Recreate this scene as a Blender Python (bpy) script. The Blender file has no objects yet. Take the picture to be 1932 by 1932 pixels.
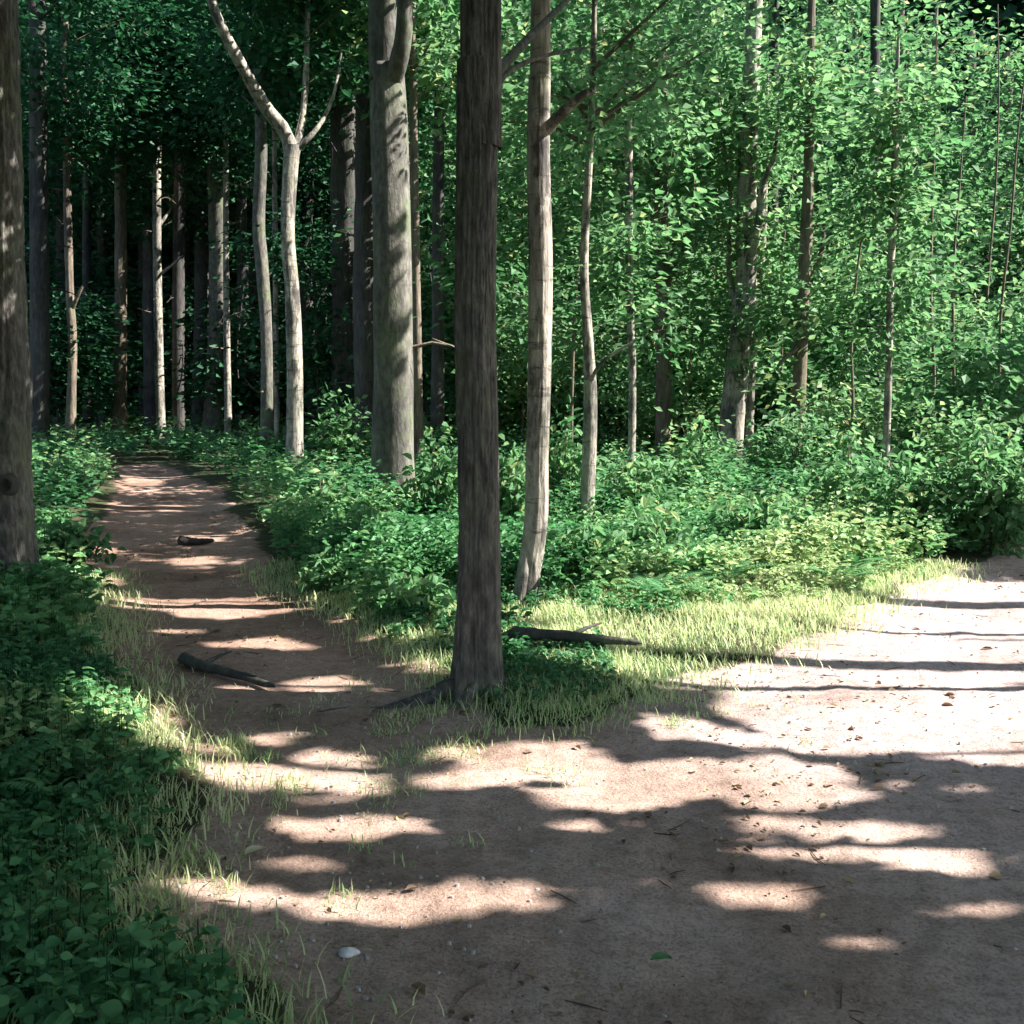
import bpy, math
import numpy as np
from mathutils import Vector

# ------------------------------------------------------------------ camera, sky, sun, exposure
S = bpy.context.scene
COL = S.collection
EYE, FOC, HALF, TILT = 1.6, 2000.0, 966.0, math.atan(226 / 2000)
cam_d = bpy.data.cameras.new('camera'); cam = bpy.data.objects.new('camera', cam_d); COL.objects.link(cam)
cam.location = (0, 0, EYE); cam.rotation_euler = (math.pi / 2 - TILT, 0, 0)
cam_d.sensor_width = 36; cam_d.lens = 36 * FOC / (2 * HALF); cam_d.clip_start = .05; cam_d.clip_end = 1500
S.camera = cam

ELEV, AZX, AZY = math.radians(42), .9995, -.02            # direction towards the sun
SUN = np.array([AZX * math.cos(ELEV), AZY * math.cos(ELEV), math.sin(ELEV)]); SUN /= np.linalg.norm(SUN)
w = bpy.data.worlds.new('World'); S.world = w; w.use_nodes = True
nt = w.node_tree; sky = nt.nodes.new('ShaderNodeTexSky'); sky.sky_type = 'NISHITA'; sky.sun_disc = False
sky.sun_elevation = ELEV; sky.sun_rotation = math.atan2(SUN[0], SUN[1])
nt.links.new(sky.outputs[0], nt.nodes['Background'].inputs[0]); nt.nodes['Background'].inputs[1].default_value = .088
sd = bpy.data.lights.new('sun', 'SUN'); so = bpy.data.objects.new('sun', sd); COL.objects.link(so)
sd.energy = 5.0; sd.angle = math.radians(.32); sd.color = (1, .955, .90)
so.rotation_euler = Vector(tuple(-SUN)).to_track_quat('-Z', 'Y').to_euler(); so.location = (20, -5, 25)
V = S.view_settings; V.view_transform = 'Standard'; V.look = 'None'; V.gamma = 1; V.use_curve_mapping = False; V.exposure = 2.2
S.render.engine = 'CYCLES'
c = S.cycles; c.max_bounces = 6; c.diffuse_bounces = 4; c.glossy_bounces = 2; c.transmission_bounces = 4; c.use_denoising = True
c.use_adaptive_sampling = True; c.adaptive_threshold = .02; c.sample_clamp_indirect = 4; c.caustics_reflective = False; c.caustics_refractive = False

# ------------------------------------------------------------------ layout helpers (photo is 1932 wide here)
CT, ST = math.cos(TILT), math.sin(TILT)
def ray(u, v):
    a, b = (u - HALF) / FOC, -(v - HALF) / FOC
    return np.array([a, CT + b * ST, -ST + b * CT])
def gp(u, v):
    d = ray(u, v); t = EYE / -d[2]; return np.array([d[0] * t, d[1] * t])
def at(u, v, Y):
    d = ray(u, v); t = Y / d[1]; return np.array([d[0] * t, Y, EYE + d[2] * t])
def px(x, y, z):
    rz = z - EYE; f = np.maximum(y * CT - rz * ST, 1e-3)
    return HALF + FOC * x / f, HALF - FOC * (y * ST + rz * CT) / f

def _hash(i, j, s):
    n = (i.astype(np.int64) * 374761393 + j.astype(np.int64) * 668265263 + s * 982451653) & 0x7fffffff
    n = ((n ^ (n >> 13)) * 1274126177) & 0x7fffffff
    return ((n ^ (n >> 16)) & 0xffff) / 65535.0
def vnoise(x, y, s=0):
    x = np.asarray(x, float); y = np.asarray(y, float)
    i, j = np.floor(x), np.floor(y); fx, fy = x - i, y - j; fx = fx * fx * (3 - 2 * fx); fy = fy * fy * (3 - 2 * fy)
    a, b, cc, d = _hash(i, j, s), _hash(i + 1, j, s), _hash(i, j + 1, s), _hash(i + 1, j + 1, s)
    return (a * (1 - fx) + b * fx) * (1 - fy) + (cc * (1 - fx) + d * fx) * fy
def fbm(x, y, s=0, o=3):
    t = 0; amp = .5
    for k in range(o): t = t + amp * (vnoise(x * 2 ** k, y * 2 ** k, s + k) - .5); amp *= .5
    return t
def inpoly(x, y, poly):
    r = np.zeros(x.shape, bool); n = len(poly)
    for k in range(n):
        (x0, y0), (x1, y1) = poly[k], poly[(k + 1) % n]
        if y0 == y1: continue
        cnd = ((y0 > y) != (y1 > y)) & (x < (x1 - x0) * (y - y0) / (y1 - y0) + x0); r ^= cnd
    return r
def unit(a): return a / np.maximum(np.linalg.norm(a, axis=-1, keepdims=True), 1e-9)

# dirt outline: the small path on the left and the track that runs in from the right, metres on the ground
PATH_L = [(600, 2050), (440, 1860), (300, 1790), (190, 1710), (300, 1640), (365, 1560), (350, 1480), (280, 1400), (240, 1330), (200, 1250), (225, 1180), (215, 1120), (150, 1060), (165, 1000), (215, 945), (225, 905), (215, 882)]
PATH_R = [(300, 880), (400, 925), (440, 975), (490, 1040), (540, 1110), (590, 1165), (720, 1215), (800, 1265), (850, 1335), (900, 1375), (1010, 1385), (1120, 1350), (1225, 1332), (1290, 1288), (1450, 1238), (1590, 1197), (1650, 1142), (1730, 1100), (1932, 1046)]
DIRT = [tuple(gp(*p)) for p in PATH_L + PATH_R] + [(12, 16.5), (40, 40), (44, 38), (12, 9.8), (7, 5.6), (5, 3.3), (3.5, 0), (3.5, -12), (-3, -12), (-1.3, 0)]
GX0, GY0, GR = -32.0, -8.0, .05
gxs, gys = np.meshgrid(np.arange(GX0, 32, GR), np.arange(GY0, 62, GR))
wob = .55 * fbm(gxs * 1.3, gys * 1.3, 5)
dirt_r = inpoly(gxs + wob, gys + .45 * fbm(gxs * 1.3, gys * 1.3, 9) + .3 * fbm(gxs * 5, gys * 5, 12), DIRT).astype(np.float32)
def blur(a, n):
    for ax in (0, 1):
        cs = np.cumsum(np.pad(a, [(n + 1, n) if k == ax else (0, 0) for k in (0, 1)], mode='edge'), axis=ax)
        a = (np.take(cs, range(2 * n + 1, cs.shape[ax]), ax) - np.take(cs, range(0, cs.shape[ax] - 2 * n - 1), ax)) / (2 * n + 1)
    return a
dirt_s = blur(dirt_r, 2); dirt_w = blur(dirt_r, 7)
def look(rs, x, y, fill=0):
    i = ((np.asarray(y) - GY0) / GR).astype(int); j = ((np.asarray(x) - GX0) / GR).astype(int)
    ok = (i >= 0) & (j >= 0) & (i < rs.shape[0]) & (j < rs.shape[1])
    return np.where(ok, rs[np.clip(i, 0, rs.shape[0] - 1), np.clip(j, 0, rs.shape[1] - 1)], fill)
def height(x, y):
    x = np.asarray(x, float); y = np.asarray(y, float); dw = look(dirt_w, x, y)
    h = .10 * fbm(x * .25, y * .25, 21) + (1 - dw) * (.07 + .10 * fbm(x * .9, y * .9, 33)) + .04 * fbm(x * 1.7, y * 1.7, 41) + .03 * fbm(x * 6, y * 6, 45)
    return h + .018 * fbm(x * 18, y * 18, 47) * np.exp(-np.abs(y) / 12)

# ------------------------------------------------------------------ where sunlight falls: gaps left in the tree crowns
gap = np.full(gxs.shape, 1e9, np.float32)                 # leaves above this height along the sun ray are missing
U, W_ = px(gxs, gys, 0 * gxs); front = gys > 1.2
jit = .5 + 1.1 * fbm(gxs * 5, gys * 5, 77); jit2 = 1.5 * fbm(gxs * 3.2, gys * 9, 78) + 1.1 * fbm(gxs * 9, gys * 22, 79)
def low(mask, z): gap[mask] = np.minimum(gap[mask], z)
def spot(u0, v0, u1, v1, slope=0):
    uc, vc, a, b = (u0 + u1) / 2, (v0 + v1) / 2, (u1 - u0) / 2 * .95, max((v1 - v0) / 2 * .82, 6.5)
    low(front & ((((U - uc) / a) ** 2 + ((W_ - vc - slope * (U - uc)) / b) ** 2) < 1.0 + 1.3 * jit2), 0)
def shaft(P, r):
    t = P[2] / SUN[2]; gx, gy = P[0] - SUN[0] * t, P[1] - SUN[1] * t
    if not (GX0 + 3 < gx < 29 and GY0 + 3 < gy < 59): return
    i0, i1 = int((gy - GY0 - 2 * r - .2) / GR), int((gy - GY0 + 2 * r + .2) / GR); j0, j1 = int((gx - GX0 - 2 * r - .2) / GR), int((gx - GX0 + 2 * r + .2) / GR)
    X, Y = gxs[i0:i1, j0:j1] - gx, gys[i0:i1, j0:j1] - gy
    al = X * AZX + Y * AZY; ac = -X * AZY + Y * AZX
    m = (al * math.sin(ELEV)) ** 2 + ac ** 2 < r * r * (.6 + .8 * jit[i0:i1, j0:j1])
    sub = gap[i0:i1, j0:j1]; sub[m] = np.minimum(sub[m], P[2])
ROAD_LIT = [(1330, 1268), (1480, 1238), (1600, 1203), (1640, 1150), (1720, 1100), (1932, 1095), (2700, 1080), (2700, 1475), (1932, 1445), (1700, 1425), (1560, 1400), (1390, 1345), (1400, 1300)]
low(front & inpoly(U + 30 * (jit - .5), W_ + 14 * (jit - .5), ROAD_LIT), 0)
low(front & inpoly(U + 60 * (jit - .5), W_ + 30 * (jit - .5), [(1040, 1190), (1180, 1140), (1330, 1090), (1560, 1160), (1590, 1195), (1470, 1240), (1330, 1268), (1250, 1300), (1080, 1290), (1000, 1240)]), 0)
low(front & inpoly(U, W_ + 10 * (jit - .5), [(1205, 1348), (1300, 1362), (1450, 1385), (1610, 1412), (1590, 1428), (1420, 1408), (1290, 1382)]), 0)
for s in [(230, 1130, 540, 1158), (340, 1150, 470, 1176), (475, 1208, 575, 1230), (560, 1275, 655, 1312), (405, 1293, 490, 1316), (255, 1408, 400, 1442), (360, 1440, 525, 1500), (485, 1380, 548, 1400), (568, 1410, 685, 1440), (575, 1452, 705, 1490),
          (815, 1450, 965, 1487), (855, 1398, 925, 1432), (940, 1400, 1110, 1470), (1060, 1455, 1290, 1535), (1190, 1420, 1570, 1500), (1420, 1470, 1620, 1530), (1390, 1535, 1500, 1570), (1520, 1545, 1740, 1585), (525, 1533, 592, 1556), (615, 1553, 830, 1582), (680, 1528, 800, 1548), (505, 1612, 675, 1637),
          (230, 1662, 600, 1712), (640, 1668, 860, 1742), (800, 1690, 1075, 1720), (1400, 1662, 1500, 1697), (1600, 1715, 1960, 1745), (1540, 1768, 1770, 1802), (640, 1775, 668, 1797), (350, 1010, 400, 1024), (340, 1052, 385, 1066), (240, 905, 290, 918), (300, 955, 345, 968), (135, 1035, 190, 1052),
          (1000, 1245, 1120, 1280), (90, 1340, 250, 1420), (700, 1205, 780, 1222), (380, 1215, 450, 1226), (300, 1190, 360, 1200), (560, 1555, 640, 1568), (850, 1560, 960, 1574), (330, 1730, 440, 1744), (900, 1652, 980, 1664), (1180, 1690, 1290, 1702), (1040, 1540, 1120, 1554), (1650, 1480, 1860, 1496), (1760, 1640, 1900, 1652), (420, 1560, 470, 1572), (240, 1668, 420, 1700), (430, 1668, 600, 1690), (880, 1665, 1080, 1685), (1590, 1716, 1780, 1740), (1540, 1770, 1660, 1790), (1400, 1660, 1500, 1700), (490, 1608, 690, 1640), (700, 1700, 820, 1722), (1150, 1545, 1270, 1560), (1800, 1700, 1920, 1716), (620, 1555, 830, 1580), (1180, 1650, 1260, 1660), (1260, 1270, 1330, 1310), (600, 1490, 660, 1510)]: spot(*s)
spot(1375, 1590, 1870, 1625, .075)

def dilate(a, nn):
    for ax in (0, 1):
        b = a
        for k in range(1, nn[ax] + 1): b = np.minimum(b, np.minimum(np.roll(a, k, ax), np.roll(a, -k, ax)))
        a = b
    return a

# ------------------------------------------------------------------ materials
def mat(name):
    m = bpy.data.materials.new(name); m.use_nodes = True; t = m.node_tree; t.nodes.clear()
    return m, t, t.nodes.new('ShaderNodeOutputMaterial')
def N(t, typ, **k):
    n = t.nodes.new(typ)
    for a, b in k.items():
        if a in n.inputs: n.inputs[a].default_value = b
        else: setattr(n, a, b)
    return n
def ramp(t, stops):
    r = t.nodes.new('ShaderNodeValToRGB'); e = r.color_ramp.elements
    while len(e) < len(stops): e.new(.5)
    for q, (p, cl) in zip(e, stops): q.position = p; q.color = (*cl, 1) if len(cl) == 3 else cl
    return r
def leaf_mat(name, stops, trans=.35, rough=.58):
    m, t, out = mat(name); L = t.links.new
    a = N(t, 'ShaderNodeAttribute', attribute_name='tone'); r = ramp(t, stops); L(a.outputs['Fac'], r.inputs[0])
    p = N(t, 'ShaderNodeBsdfPrincipled'); p.inputs['Roughness'].default_value = rough; p.inputs['Specular IOR Level'].default_value = .2
    tr = N(t, 'ShaderNodeBsdfTranslucent'); mx = N(t, 'ShaderNodeMixShader'); mx.inputs[0].default_value = trans
    hs = N(t, 'ShaderNodeHueSaturation'); hs.inputs['Hue'].default_value = .485; hs.inputs['Saturation'].default_value = 1.05; hs.inputs['Value'].default_value = 1.5
    L(r.outputs[0], p.inputs['Base Color']); L(r.outputs[0], hs.inputs['Color']); L(hs.outputs[0], tr.inputs[0])
    L(p.outputs[0], mx.inputs[1]); L(tr.outputs[0], mx.inputs[2]); L(mx.outputs[0], out.inputs[0]); return m
GREEN = [(0, (.034, .096, .040)), (.4, (.075, .185, .078)), (.78, (.140, .262, .115)), (1, (.30, .33, .14))]
M_leaf = leaf_mat('leaf_green', GREEN, .46)
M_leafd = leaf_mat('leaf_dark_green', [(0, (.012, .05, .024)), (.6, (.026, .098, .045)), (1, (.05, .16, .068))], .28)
M_herb = leaf_mat('herb_green', [(0, (.021, .076, .031)), (.4, (.055, .172, .068)), (.75, (.125, .270, .108)), (1, (.29, .37, .17))], .36)
M_grass = leaf_mat('grass_green', [(0, (.09, .20, .075)), (.35, (.32, .43, .19)), (.7, (.52, .56, .31)), (1, (.62, .57, .38))], .35, .5)
M_litter = leaf_mat('dead_leaf', [(0, (.09, .055, .035)), (.5, (.19, .125, .08)), (.85, (.30, .22, .14)), (1, (.34, .30, .12))], .1, .7)

def bark_mat(name, dark, mid, light, stretch=6, scale=9, bump=.5, moss=0, bands=0, blotch=0):
    m, t, out = mat(name); L = t.links.new
    tc = N(t, 'ShaderNodeTexCoord'); mp = N(t, 'ShaderNodeMapping'); mp.inputs['Scale'].default_value = (stretch, stretch, 1); L(tc.outputs['Object'], mp.inputs[0])
    n1 = N(t, 'ShaderNodeTexNoise', Scale=scale / 3, Detail=8, Roughness=.65); L(mp.outputs[0], n1.inputs[0])
    n2 = N(t, 'ShaderNodeTexNoise', Scale=1.1, Detail=4, Roughness=.6); L(tc.outputs['Object'], n2.inputs[0])
    r = ramp(t, [(.3, dark), (.5, mid), (.72, light)]); L(n1.outputs[0], r.inputs[0])
    cur = r.outputs[0]
    r2 = ramp(t, [(.35, (.55, .55, .56)), (.65, (1.1, 1.08, 1.02))]); L(n2.outputs[0], r2.inputs[0])
    mul = N(t, 'ShaderNodeMixRGB', blend_type='MULTIPLY'); mul.inputs[0].default_value = 1; L(cur, mul.inputs[1]); L(r2.outputs[0], mul.inputs[2]); cur = mul.outputs[0]
    if bands:
        mb = N(t, 'ShaderNodeMapping'); mb.inputs['Scale'].default_value = (2.2, 2.2, 11); L(tc.outputs['Object'], mb.inputs[0])
        n3 = N(t, 'ShaderNodeTexNoise', Scale=1.4, Detail=5, Roughness=.7); L(mb.outputs[0], n3.inputs[0])
        rb = ramp(t, [(.56, (0, 0, 0)), (.64, (bands, bands, bands))]); L(n3.outputs[0], rb.inputs[0])
        mx = N(t, 'ShaderNodeMixRGB'); L(rb.outputs[0], mx.inputs[0]); L(cur, mx.inputs[1]); mx.inputs[2].default_value = (.05, .042, .04, 1); cur = mx.outputs[0]
    if blotch:  # black bark patches, also standing in for the trunks' shaded side
        mb = N(t, 'ShaderNodeMapping'); mb.inputs['Scale'].default_value = (2.4, 2.4, .8); L(tc.outputs['Object'], mb.inputs[0])
        n5 = N(t, 'ShaderNodeTexNoise', Scale=2.2, Detail=7, Roughness=.68); L(mb.outputs[0], n5.inputs[0])
        rb = ramp(t, [(.50, (0, 0, 0)), (.58, (blotch, blotch, blotch))]); L(n5.outputs[0], rb.inputs[0])
        mx = N(t, 'ShaderNodeMixRGB'); L(rb.outputs[0], mx.inputs[0]); L(cur, mx.inputs[1]); mx.inputs[2].default_value = (.045, .04, .04, 1); cur = mx.outputs[0]
    if moss:
        n4 = N(t, 'ShaderNodeTexNoise', Scale=2.3, Detail=6, Roughness=.7); L(tc.outputs['Object'], n4.inputs[0])
        rm = ramp(t, [(.48, (0, 0, 0)), (.66, (moss, moss, moss))]); L(n4.outputs[0], rm.inputs[0])
        mx = N(t, 'ShaderNodeMixRGB'); L(rm.outputs[0], mx.inputs[0]); L(cur, mx.inputs[1]); mx.inputs[2].default_value = (.10, .14, .055, 1); cur = mx.outputs[0]
    p = N(t, 'ShaderNodeBsdfPrincipled'); p.inputs['Roughness'].default_value = .85; p.inputs['Specular IOR Level'].default_value = .2; L(cur, p.inputs['Base Color'])
    b = N(t, 'ShaderNodeBump', Strength=bump, Distance=.03); L(n1.outputs[0], b.inputs['Height']); L(b.outputs[0], p.inputs['Normal']); L(p.outputs[0], out.inputs[0]); return m
BARK = {'dark': bark_mat('bark_dark', (.045, .041, .039), (.125, .115, .108), (.26, .245, .22), 3.2, 26, 1.0, .4),
        'beech': bark_mat('bark_grey', (.058, .054, .05), (.118, .112, .10), (.22, .21, .185), 2.6, 20, .5, .5, .4),
        'pale': bark_mat('bark_pale', (.12, .105, .09), (.32, .29, .25), (.5, .465, .42), 3.5, 16, .6, .3, .8, .85),
        'brown': bark_mat('bark_brown', (.07, .055, .045), (.15, .12, .095), (.24, .20, .16), 5, 11, .7, .3),
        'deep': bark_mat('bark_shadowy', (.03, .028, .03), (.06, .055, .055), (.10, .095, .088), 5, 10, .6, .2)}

def ground_mat():
    m, t, out = mat('soil_and_litter'); L = t.links.new
    tc = N(t, 'ShaderNodeTexCoord'); at_ = N(t, 'ShaderNodeAttribute', attribute_name='dirt')
    def noise(sc, d=6, r=.6, stretch=None):
        n = N(t, 'ShaderNodeTexNoise', Scale=sc, Detail=d, Roughness=r)
        if stretch:
            mp = N(t, 'ShaderNodeMapping'); mp.inputs['Scale'].default_value = stretch; L(tc.outputs['Object'], mp.inputs[0]); L(mp.outputs[0], n.inputs[0])
        else: L(tc.outputs['Object'], n.inputs[0])
        return n
    def mul(a, b):
        x = N(t, 'ShaderNodeMixRGB', blend_type='MULTIPLY'); x.inputs[0].default_value = 1; L(a, x.inputs[1]); L(b, x.inputs[2]); return x.outputs[0]
    a = noise(.9, 5); b = noise(14, 8, .7); f = noise(75, 4, .7)
    ra = ramp(t, [(.3, (.19, .125, .095)), (.48, (.33, .235, .19)), (.7, (.45, .335, .285))]); L(a.outputs[0], ra.inputs[0])
    rb = ramp(t, [(.3, (.62, .60, .58)), (.55, (1, 1, 1)), (.75, (1.12, 1.1, 1.08))]); L(b.outputs[0], rb.inputs[0])
    rf = ramp(t, [(.33, (.6, .56, .52)), (.5, (1, 1, 1)), (.7, (1.15, 1.15, 1.15))]); L(f.outputs[0], rf.inputs[0])
    soil = mul(mul(ra.outputs[0], rb.outputs[0]), rf.outputs[0])
    vo = N(t, 'ShaderNodeTexVoronoi', Scale=38); L(tc.outputs['Object'], vo.inputs[0])
    rv = ramp(t, [(.06, (1, 1, 1)), (.16, (0, 0, 0))]); L(vo.outputs['Distance'], rv.inputs[0])
    sel = ramp(t, [(.6, (0, 0, 0)), (.68, (1, 1, 1))]); L(noise(6, 3).outputs[0], sel.inputs[0])
    pm = mul(rv.outputs[0], sel.outputs[0]); mp_ = N(t, 'ShaderNodeMixRGB'); L(pm, mp_.inputs[0]); L(soil, mp_.inputs[1]); mp_.inputs[2].default_value = (.36, .33, .31, 1)
    hu = N(t, 'ShaderNodeAttribute', attribute_name='humus'); hm = N(t, 'ShaderNodeMixRGB', blend_type='MULTIPLY'); L(hu.outputs['Fac'], hm.inputs[0]); L(mp_.outputs[0], hm.inputs[1]); hm.inputs[2].default_value = (.86, .79, .74, 1); mp_ = hm
    sa = N(t, 'ShaderNodeAttribute', attribute_name='sunlit_sand'); sm = N(t, 'ShaderNodeMixRGB', blend_type='MULTIPLY'); L(sa.outputs['Fac'], sm.inputs[0]); L(mp_.outputs[0], sm.inputs[1]); sm.inputs[2].default_value = (1.08, 1.17, 1.33, 1); mp_ = sm  # sandy track soil, also lightened where the sun falls on it
    g = noise(3.5, 8, .7); rg = ramp(t, [(.3, (.025, .022, .014)), (.48, (.05, .045, .024)), (.6, (.035, .065, .024)), (.75, (.09, .075, .045))]); L(g.outputs[0], rg.inputs[0])
    # edge of the dirt broken up by noise
    e = noise(9, 6, .7); ad = N(t, 'ShaderNodeMath', operation='MULTIPLY_ADD'); L(e.outputs[0], ad.inputs[0]); ad.inputs[1].default_value = .9; ad.inputs[2].default_value = -.45
    s2 = N(t, 'ShaderNodeMath', operation='ADD'); L(at_.outputs['Fac'], s2.inputs[0]); L(ad.outputs[0], s2.inputs[1])
    re = ramp(t, [(.38, (0, 0, 0)), (.62, (1, 1, 1))]); L(s2.outputs[0], re.inputs[0])
    mx = N(t, 'ShaderNodeMixRGB'); L(re.outputs[0], mx.inputs[0]); L(rg.outputs[0], mx.inputs[1]); L(mp_.outputs[0], mx.inputs[2])
    p = N(t, 'ShaderNodeBsdfPrincipled'); p.inputs['Roughness'].default_value = .92; p.inputs['Specular IOR Level'].default_value = .15; L(mx.outputs[0], p.inputs['Base Color'])
    hs = N(t, 'ShaderNodeMath', operation='ADD'); L(b.outputs[0], hs.inputs[0]); L(f.outputs[0], hs.inputs[1])
    bp = N(t, 'ShaderNodeBump', Strength=.55, Distance=.025); L(hs.outputs[0], bp.inputs['Height']); L(bp.outputs[0], p.inputs['Normal']); L(p.outputs[0], out.inputs[0]); return m
M_ground = ground_mat()
def stone_mat():
    m, t, out = mat('pale_stone'); L = t.links.new; tc = N(t, 'ShaderNodeTexCoord'); n = N(t, 'ShaderNodeTexNoise', Scale=30, Detail=6); L(tc.outputs['Object'], n.inputs[0])
    r = ramp(t, [(.3, (.20, .175, .155)), (.7, (.36, .33, .30))]); L(n.outputs[0], r.inputs[0]); p = N(t, 'ShaderNodeBsdfPrincipled', Roughness=.8); L(r.outputs[0], p.inputs['Base Color']); L(p.outputs[0], out.inputs[0]); return m
M_stone = stone_mat()
M_white = M_stone.copy(); M_white.name = 'white_stone'
for q, cl in zip([n for n in M_white.node_tree.nodes if n.type == 'VALTORGB'][0].color_ramp.elements, ((.45, .43, .41, 1), (.66, .64, .61, 1))): q.color = cl

# ------------------------------------------------------------------ mesh building
def build(name, V_, F, mats, parent=None, tone=None, midx=None, smooth=None, origin=None, dirt=None, humus=None, sunlit_sand=None):
    V_ = np.asarray(V_, np.float32).reshape(-1, 3); F = np.asarray(F, np.int32).reshape(-1, 4)
    if origin is not None: V_ = V_ - np.asarray(origin, np.float32)
    me = bpy.data.meshes.new(name); n = len(F)
    me.vertices.add(len(V_)); me.vertices.foreach_set('co', V_.ravel()); me.loops.add(n * 4); me.loops.foreach_set('vertex_index', F.ravel())
    me.polygons.add(n); me.polygons.foreach_set('loop_start', np.arange(0, n * 4, 4, dtype=np.int32))
    for m in mats: me.materials.append(m)
    if midx is not None: me.polygons.foreach_set('material_index', np.asarray(midx, np.int32))
    me.polygons.foreach_set('use_smooth', np.ones(n, bool) if smooth is None else np.asarray(smooth, bool))
    if tone is not None:
        a = me.attributes.new('tone', 'FLOAT', 'FACE'); a.data.foreach_set('value', np.asarray(tone, np.float32))
    if dirt is not None:
        a = me.attributes.new('dirt', 'FLOAT', 'POINT'); a.data.foreach_set('value', np.asarray(dirt, np.float32))
    if sunlit_sand is not None:
        a = me.attributes.new('sunlit_sand', 'FLOAT', 'POINT'); a.data.foreach_set('value', np.asarray(sunlit_sand, np.float32))
    if humus is not None:
        a = me.attributes.new('humus', 'FLOAT', 'POINT'); a.data.foreach_set('value', np.asarray(humus, np.float32))
    me.update(calc_edges=True)
    o = bpy.data.objects.new(name, me); COL.objects.link(o)
    if parent is not None: o.parent = parent
    elif origin is not None: o.location = tuple(float(q) for q in origin)
    return o
def tag(o, label=None, cat=None, group=None, kind=None):
    for k, v in (('label', label), ('category', cat), ('group', group), ('kind', kind)):
        if v: o[k] = v
    return o
def thing(name, loc, label, cat, group=None):
    e = bpy.data.objects.new(name, None); e.empty_display_size = .3; COL.objects.link(e); e.location = tuple(float(q) for q in loc); return tag(e, label, cat, group)

class Bag:                                                # collects quads
    def __init__(s): s.v, s.f, s.t, s.n = [], [], [], 0
    def add(s, v, f, tone=None):
        v = np.asarray(v).reshape(-1, 3); f = np.asarray(f).reshape(-1, 4); s.v.append(v); s.f.append(f + s.n); s.n += len(v)
        s.t.append(np.zeros(len(f)) if tone is None else np.asarray(tone))
    def out(s, name, mats, parent=None, origin=None, smooth=False):
        if not s.n: return None
        f = np.concatenate(s.f)
        return build(name, np.concatenate(s.v), f, mats, parent, np.concatenate(s.t), None, np.full(len(f), smooth), origin)

def tube(bag, P, R, k=6, lump=0, rng=None):
    P = np.asarray(P, float); R = np.asarray(R, float); n = len(P)
    T = unit(np.gradient(P, axis=0)); ref = np.where(np.abs(T[:, 2:3]) > .8, [[1, 0, 0]], [[0, 0, 1]]) if abs(T[:, 2]).min() < .8 and abs(T[:, 2]).max() < .8 else np.tile([[1., 0, 0]], (n, 1)) if abs(T[:, 2]).mean() > .5 else np.tile([[0, 0, 1.]], (n, 1))
    A = unit(np.cross(T, ref)); B = np.cross(T, A)
    th = np.arange(k) / k * 2 * math.pi
    rr = R[:, None] * np.ones((1, k))
    if lump: rr = rr * (1 + lump * (rng.rand(n, k) - .5))
    v = P[:, None] + rr[..., None] * (np.cos(th)[None, :, None] * A[:, None] + np.sin(th)[None, :, None] * B[:, None])
    i = np.arange(n - 1)[:, None] * k; j = np.arange(k)[None]; j2 = (j + 1) % k
    f = np.stack([i + j, i + j2, i + k + j2, i + k + j], -1).reshape(-1, 4)
    bag.add(v, f)
def spline(P, n):                                         # resample a polyline smoothly
    P = np.asarray(P, float); m = len(P)
    if m == 2: s = np.linspace(0, 1, n)[:, None]; return P[0] * (1 - s) + P[1] * s
    Q = np.vstack([2 * P[0] - P[1], P, 2 * P[-1] - P[-2]]); t = np.linspace(0, m - 1 - 1e-6, n); i = t.astype(int); u = (t - i)[:, None]
    a, b, c_, d = Q[i], Q[i + 1], Q[i + 2], Q[i + 3]
    return .5 * (2 * b + (c_ - a) * u + (2 * a - 5 * b + 4 * c_ - d) * u ** 2 + (3 * b - a - 3 * c_ + d) * u ** 3)
def leaves(bag, P, axis, nrm, L, Wd, tone, kite=False, fold=.18):
    P = np.asarray(P); n = len(P)
    if not n: return
    ax = unit(axis); sd_ = unit(np.cross(nrm, ax)); up = np.cross(ax, sd_); L = np.broadcast_to(L, (n,))[:, None]; Wd = np.broadcast_to(Wd, (n,))[:, None]
    if kite:
        v = np.stack([P, P + ax * L * .5 + sd_ * Wd * .5 + up * L * fold * .6, P + ax * L, P + ax * L * .45 - sd_ * Wd * .5 + up * L * fold * .6], 1)
        f = np.arange(n * 4).reshape(n, 4)
        bag.add(v, f, tone)
    else:
        z = up * L * fold
        v = np.stack([P, P + ax * L * .28 + sd_ * Wd * .46 + z, P + ax * L * .66 + sd_ * Wd * .38 + z * .8, P + ax * L - up * L * .12, P + ax * L * .66 - sd_ * Wd * .38 + z * .8, P + ax * L * .28 - sd_ * Wd * .46 + z], 1)
        b = np.arange(n)[:, None] * 6
        f = np.concatenate([b + [0, 1, 2, 3], b + [0, 3, 4, 5]], 1).reshape(-1, 4)
        bag.add(v, f, np.repeat(tone, 2))
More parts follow.
